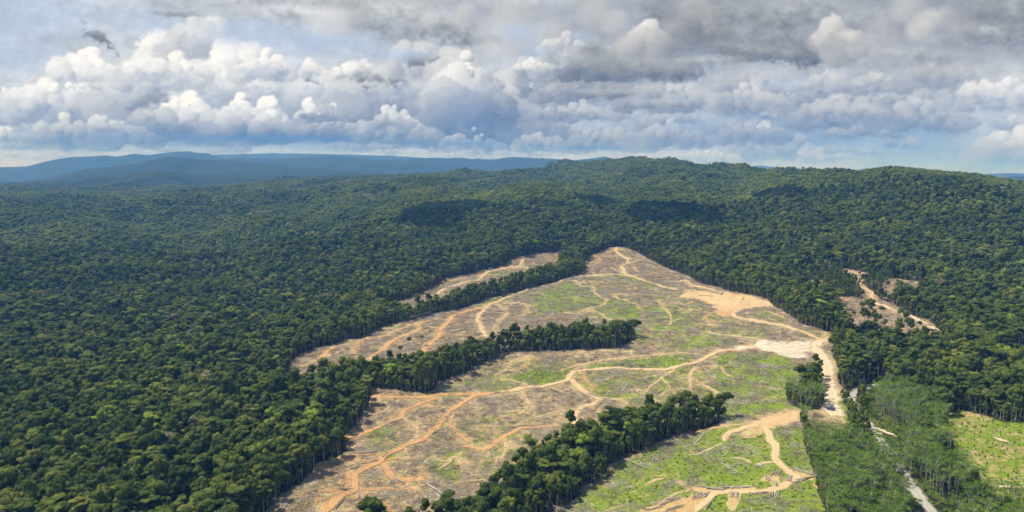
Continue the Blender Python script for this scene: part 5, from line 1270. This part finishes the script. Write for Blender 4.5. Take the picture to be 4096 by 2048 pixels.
    # big soft grey masses of the near layer
    def sheet(u, v, W, Hh, f, soft=.5, rot=0., thr=.0, op=.9, amp=.55, warm=0.):
        c, s_ = math.cos(rot), math.sin(rot)
        Uw = U + nB * Hh * .9 * amp; Vw = V + nC * Hh * .5 * amp + nA * Hh * .5 * amp
        a = ((Uw - u) * c + (Vw - v) * s_) / W; b = (-(Uw - u) * s_ + (Vw - v) * c) / Hh
        d = np.sqrt(a * a + b * b) + amp * (nA * .75 + nB * .55 + nC * .16)
        al = (1 - sstep(1 - soft, 1 + .1, d)) * op
        sh = np.clip(.5 - b * .5 + nB * .35 + nC * .12, 0, 1)           # lighter above, darker below
        col = np.clip(np.array([.985 + warm, .99, 1.0]) * (f * (.84 + .34 * sh + .10 * nA))[..., None] * np.array([1, 1.018, 1.032]), 0, 1)
        aa = al[..., None]; C[:] = C * (1 - aa) + col * aa; AL[:] = AL * (1 - al) + al
    sheet(1450, -30, 700, 100, .76, .7, 0, warm=.01, op=.8); sheet(1200, 60, 300, 50, .80, .7, .05, warm=.012, op=.7); sheet(1720, 85, 330, 85, .70, .7, .1, op=.85); sheet(1560, 50, 180, 55, .74, .7, op=.7)
    sheet(2150, 0, 380, 75, .76, .8, op=.75); sheet(2930, 70, 380, 135, .57, .6, .05); sheet(3080, 170, 300, 80, .56, .55, .12); sheet(3230, 40, 380, 90, .64, .7, op=.8)
    sheet(3000, 205, 240, 42, .56, .6, .1); sheet(3500, 80, 220, 60, .68, .8, op=.7); sheet(4010, 30, 300, 110, .57, .6, -.15); sheet(3960, 130, 280, 50, .63, .7, .05); sheet(3600, 215, 280, 34, .70, .8, op=.7)
    sheet(2450, 220, 200, 72, .64, .6, .1); sheet(2560, 268, 310, 44, .61, .5, .05); sheet(2250, 230, 110, 40, .70, .7, op=.8); sheet(2800, 245, 240, 28, .66, .8, -.05)
    sheet(2420, 370, 190, 20, .64, .8); sheet(2680, 412, 220, 22, .68, .8); sheet(3400, 435, 280, 28, .72, .9, op=.7)
    sheet(4300, 60, 400, 160, .60); sheet(4700, 200, 300, 80, .64)
    def puffs(L):
        for u, v, r, hi, lo, soft, op in L: blob(u, v, r, .9, .9, lo, hi, soft, .45, op)
    puffs([(3350,190,90,1.25,.95,.5,.7),(3280,170,60,1.2,1.0,.5,.6),(3330,110,62,1.34,1.02,.35,.95),(3300,150,60,1.3,1.0,.4,.8),(3390,165,62,1.26,.95,.4,.9),(3350,205,80,1.1,.9,.5,.8),(3430,200,50,1.15,.92,.5,.8),
           (3420,150,40,1.25,1.0,.4,.8),(2600,115,48,1.34,1.05,.3,.95),(2560,150,60,1.25,1.0,.4,.85),(2630,160,60,1.2,1.0,.4,.8),(2520,190,70,1.15,.95,.5,.7),(2640,220,70,1.1,.9,.5,.6),
           (3720,80,60,1.3,1.05,.6,.7),(3680,120,70,1.25,1.02,.6,.7),(3780,70,60,1.2,1.0,.6,.6),(3850,110,80,1.12,.95,.6,.5),(1870,40,44,1.2,1.05,.8,.6),(1840,70,50,1.15,1.0,.8,.5),(2050,60,110,1.2,1.02,.8,.6),(1330,110,120,1.14,1.0,.8,.5),(2780,30,90,1.25,1.05,.8,.5),(2700,130,80,1.2,1.0,.7,.5),(3520,150,100,1.18,1.0,.8,.5),(3640,30,90,1.25,1.05,.8,.5),(2010,150,120,1.12,1.0,.8,.5),(1720,80,40,1.22,1.0,.6,.5),(2840,100,40,1.25,1.1,.7,.4),(2850,50,40,1.2,1.1,.7,.4),(2460,90,70,1.2,1.0,.6,.5),(2380,60,80,1.15,1.0,.6,.5),(2200,140,90,1.15,1.0,.7,.5)])
    # dark wisps
    sheet(335, 90, 34, 20, .64, .8, .7, amp=1.4, op=.85); sheet(385, 135, 66, 20, .62, .8, .6, amp=1.4, op=.85); sheet(445, 178, 52, 17, .62, .8, .9, amp=1.5, op=.85); sheet(470, 215, 22, 26, .70, .9, amp=1.4, op=.7)
    sheet(690, 50, 85, 15, .68, .9, .05, amp=1.3, op=.7); sheet(1690, 232, 92, 40, .64, .6, .05, amp=.9); sheet(1460, 205, 50, 9, .72, .8, .25, amp=1.2); sheet(1500, 310, 120, 24, .68, .9, .08, amp=1.2)
    sheet(1230, 318, 70, 13, .68, .9, .35, amp=1.2); sheet(330, 350, 130, 16, .72, .9, amp=1.2); sheet(600, 395, 110, 40, .62, .7, -.2); sheet(420, 520, 70, 12, .60, .6)
    # soft blends: open blue gaps, then blue-grey shade painted under the cumulus bases
    def shade(u, v, W, Hh, col, op):
        d = ((U - u) / W) ** 2 + ((V - v) / Hh) ** 2 + .8 * nA + .3 * nB
        al = np.exp(-np.clip(d, 0, 9)) * op * .62; aa = al[..., None]; C[:] = C * (1 - aa) + np.array(col) / 255 * aa; AL[:] = np.maximum(AL, al)
    for q in ((180, 70, 240, 70, .8), (1010, 130, 200, 55, .9), (1330, 175, 190, 40, .9), (1600, 215, 150, 28, .8), (60, 230, 160, 50, .6), (2080, 125, 90, 34, .7), (2140, 205, 60, 30, .6), (2320, 150, 60, 26, .5), (3150, 330, 130, 20, .5), (600, 90, 120, 40, .6)):
        shade(q[0], q[1], q[2], q[3], (184, 200, 226), q[4] * 1.3)  # gaps of open blue sky between the clouds
    shade(900, 553, 360, 16, (92, 128, 182), .8); shade(1230, 556, 190, 16, (92, 128, 182), .75); shade(1800, 575, 260, 14, (104, 136, 184), .6); shade(500, 545, 200, 40, (140, 160, 196), .45); shade(1880, 460, 120, 90, (126, 148, 186), .6)
    shade(1100, 590, 500, 12, (150, 172, 208), .5); shade(2350, 592, 200, 10, (108, 140, 188), .6); shade(2800, 500, 160, 30, (124, 148, 188), .5); shade(3300, 575, 240, 34, (128, 156, 200), .55); shade(3000, 470, 120, 16, (120, 144, 184), .5); shade(3700, 610, 160, 60, (142, 170, 208), .55); shade(2050, 445, 60, 20, (116, 142, 184), .4)
    C = BASE * np.where(V < 330, .97, 1.0)[..., None] + (C - BASE) * 1.32
    C = C * (1 + sstep(150, 620, V)[..., None] * np.array([-.05, -.015, .055]))
    C = C * (1 + (nC * .012 + nD * .012 + nB * .02)[..., None])
    C = np.clip(C, .02, .985)
    lin = np.where(C < .04045, C / 12.92, ((C + .055) / 1.055) ** 2.4)
    fade = sstep(azr, azr - 8, np.abs(AZ_)) * sstep(elr[1], elr[1] - 8, EL_)
    AL = np.clip(AL, 0, 1) * fade
    return az, el, lin, AL
_az, _el, _lin, _al = make_clouds()
RD = 90000.0
_A, _E = np.meshgrid(np.radians(_az), np.radians(_el))
_v = np.stack([RD * np.sin(_A) * np.cos(_E), RD * np.cos(_A) * np.cos(_E), CAM[2] + RD * np.sin(_E)], -1).reshape(-1, 3)
_i = np.arange(_A.size).reshape(_A.shape)
_q = np.stack([_i[:-1, :-1], _i[:-1, 1:], _i[1:, 1:], _i[1:, :-1]], -1).reshape(-1, 4)
ck = NT('cloud_layer')
at = ck.n('ShaderNodeAttribute', attribute_name='cloud', attribute_type='GEOMETRY')
em = ck.n('ShaderNodeEmission'); em.inputs[1].default_value = SKY_GAIN
nz_ = ck.noise(ck.pos(), .0012, 4, .6)
hs = ck.n('ShaderNodeHueSaturation'); ck.l(at.outputs['Color'], hs.inputs['Color']); ck.l(ck.mapr(nz_, .3, .7, .965, 1.035), hs.inputs['Value']); ck.l(hs.outputs[0], em.inputs[0])
tr = ck.n('ShaderNodeBsdfTransparent'); mx = ck.n('ShaderNodeMixShader')
ck.l(at.outputs['Alpha'], mx.inputs[0]); ck.l(tr.outputs[0], mx.inputs[1]); ck.l(em.outputs[0], mx.inputs[2])
ck.m.cycles.emission_sampling = 'NONE'
me = mesh_from('clouds', _v, quads=_q, mats=[ck.fin(mx.outputs[0])], smooth=True)
add_attr(me, 'cloud', np.concatenate([_lin, _al[..., None]], -1), 'FLOAT_COLOR')
obj('clouds', me, kind='stuff', label='broken grey and white cumulus clouds over a pale blue sky')
HAZE_D = 7.2e-5
# ------------------------------------------------------------------ light, sky, haze, camera
SUN_EL, SUN_AZ = math.radians(62), math.radians(-75)     # azimuth from +Y towards +X
w = D.worlds.new('World'); scene.world = w; w.use_nodes = True
nt = w.node_tree; nt.nodes.clear()
wo = nt.nodes.new('ShaderNodeOutputWorld'); bg = nt.nodes.new('ShaderNodeBackground'); sk = nt.nodes.new('ShaderNodeTexSky')
sk.sky_type = 'NISHITA'; sk.sun_disc = False; sk.sun_elevation = SUN_EL; sk.sun_rotation = SUN_AZ; sk.altitude = 300; sk.dust_density = 1.5
bg.inputs[1].default_value = .15
nt.links.new(sk.outputs[0], bg.inputs[0]); nt.links.new(bg.outputs[0], wo.inputs[0])
sd = np.array([math.cos(SUN_EL) * math.sin(SUN_AZ), math.cos(SUN_EL) * math.cos(SUN_AZ), math.sin(SUN_EL)])
from mathutils import Vector
sl = D.lights.new('sun', 'SUN'); sl.energy = 5.0; sl.angle = math.radians(.6); sl.color = (1, .94, .83)
so = D.objects.new('sun', sl); link(so); so.rotation_euler = Vector(sd).to_track_quat('Z', 'Y').to_euler(); so.location = tuple(sd * 3000)
# overhead clouds above the frame, casting the shade patches seen on the far hills
cm_ = NT('cloud_body'); cb = cm_.bsdf((.85, .86, .88), 1, 0); CLM = cm_.fin(cb.outputs[0])
for i, (u, v, a, b, rot) in enumerate([(2690,880,150,210,.25), (1740,872,120,150,.1), (1850,838,70,90,.4), (2390,815,70,70,.0), (3080,800,60,60,0), (1900,1090,0,0,0)]):
    if a == 0: continue
    g3 = px_ground([u], [v])[0]; hgt = 1750 - g3[2]; c = g3 + sd * (hgt / sd[2])
    s = Soup(); R = np.random.default_rng(50 + i)
    for j in range(16):
        q = R.normal(0, .42, 2); s.blob((q[0] * a, q[1] * b, abs(R.normal(0, 30))), (a * .42, b * .5 + 20, 45), R, ICO2, .14, 0)
    o = obj('cloud', s.mesh('cloud', [CLM], smooth=True), kind='stuff', label='small white cloud drifting over the far hills', loc=tuple(c)); o.rotation_euler = (0, 0, rot)
# haze
hz = NT('haze_air'); pv = hz.n('ShaderNodeVolumePrincipled')
pv.inputs['Color'].default_value = (.13, .39, 1.0, 1); pv.inputs['Density'].default_value = HAZE_D; pv.inputs['Anisotropy'].default_value = .0
pv.inputs['Absorption Color'].default_value = (1, 1, 1, 1)
hz.l(pv.outputs[0], hz.out.inputs['Volume'])
HB = 47500.0
ZT = max(GZ.max() + 45, 340); ZB = GZ.min() - 1
vs = [(x, y, z) for z in (ZB, ZT) for y in (-HB, HB) for x in (-HB, HB)]
me = mesh_from('haze', vs, quads=[(0, 2, 3, 1), (4, 5, 7, 6), (0, 1, 5, 4), (2, 6, 7, 3), (0, 4, 6, 2), (1, 3, 7, 5)], mats=[hz.m])
obj('haze', me, kind='stuff', label='thin blue haze filling the air over the hills')
cam = D.cameras.new('camera'); cam.lens = 24; cam.sensor_width = 36; cam.clip_start = 1; cam.clip_end = 200000
co = D.objects.new('camera', cam); link(co); co.location = CAM; co.rotation_euler = (math.radians(90) - PITCH, 0, 0)
scene.camera = co
vs_ = scene.view_settings; vs_.view_transform = 'Standard'; vs_.look = 'None'; vs_.gamma = 1; vs_.exposure = 0
cy = scene.cycles
cy.max_bounces = 4; cy.diffuse_bounces = 2; cy.glossy_bounces = 1; cy.transmission_bounces = 2; cy.volume_bounces = 0; cy.transparent_max_bounces = 12
cy.use_denoising = True; cy.denoiser = 'OPENIMAGEDENOISE'; cy.denoising_input_passes = 'RGB_ALBEDO_NORMAL'; cy.denoising_prefilter = 'ACCURATE'
cy.caustics_reflective = False; cy.caustics_refractive = False
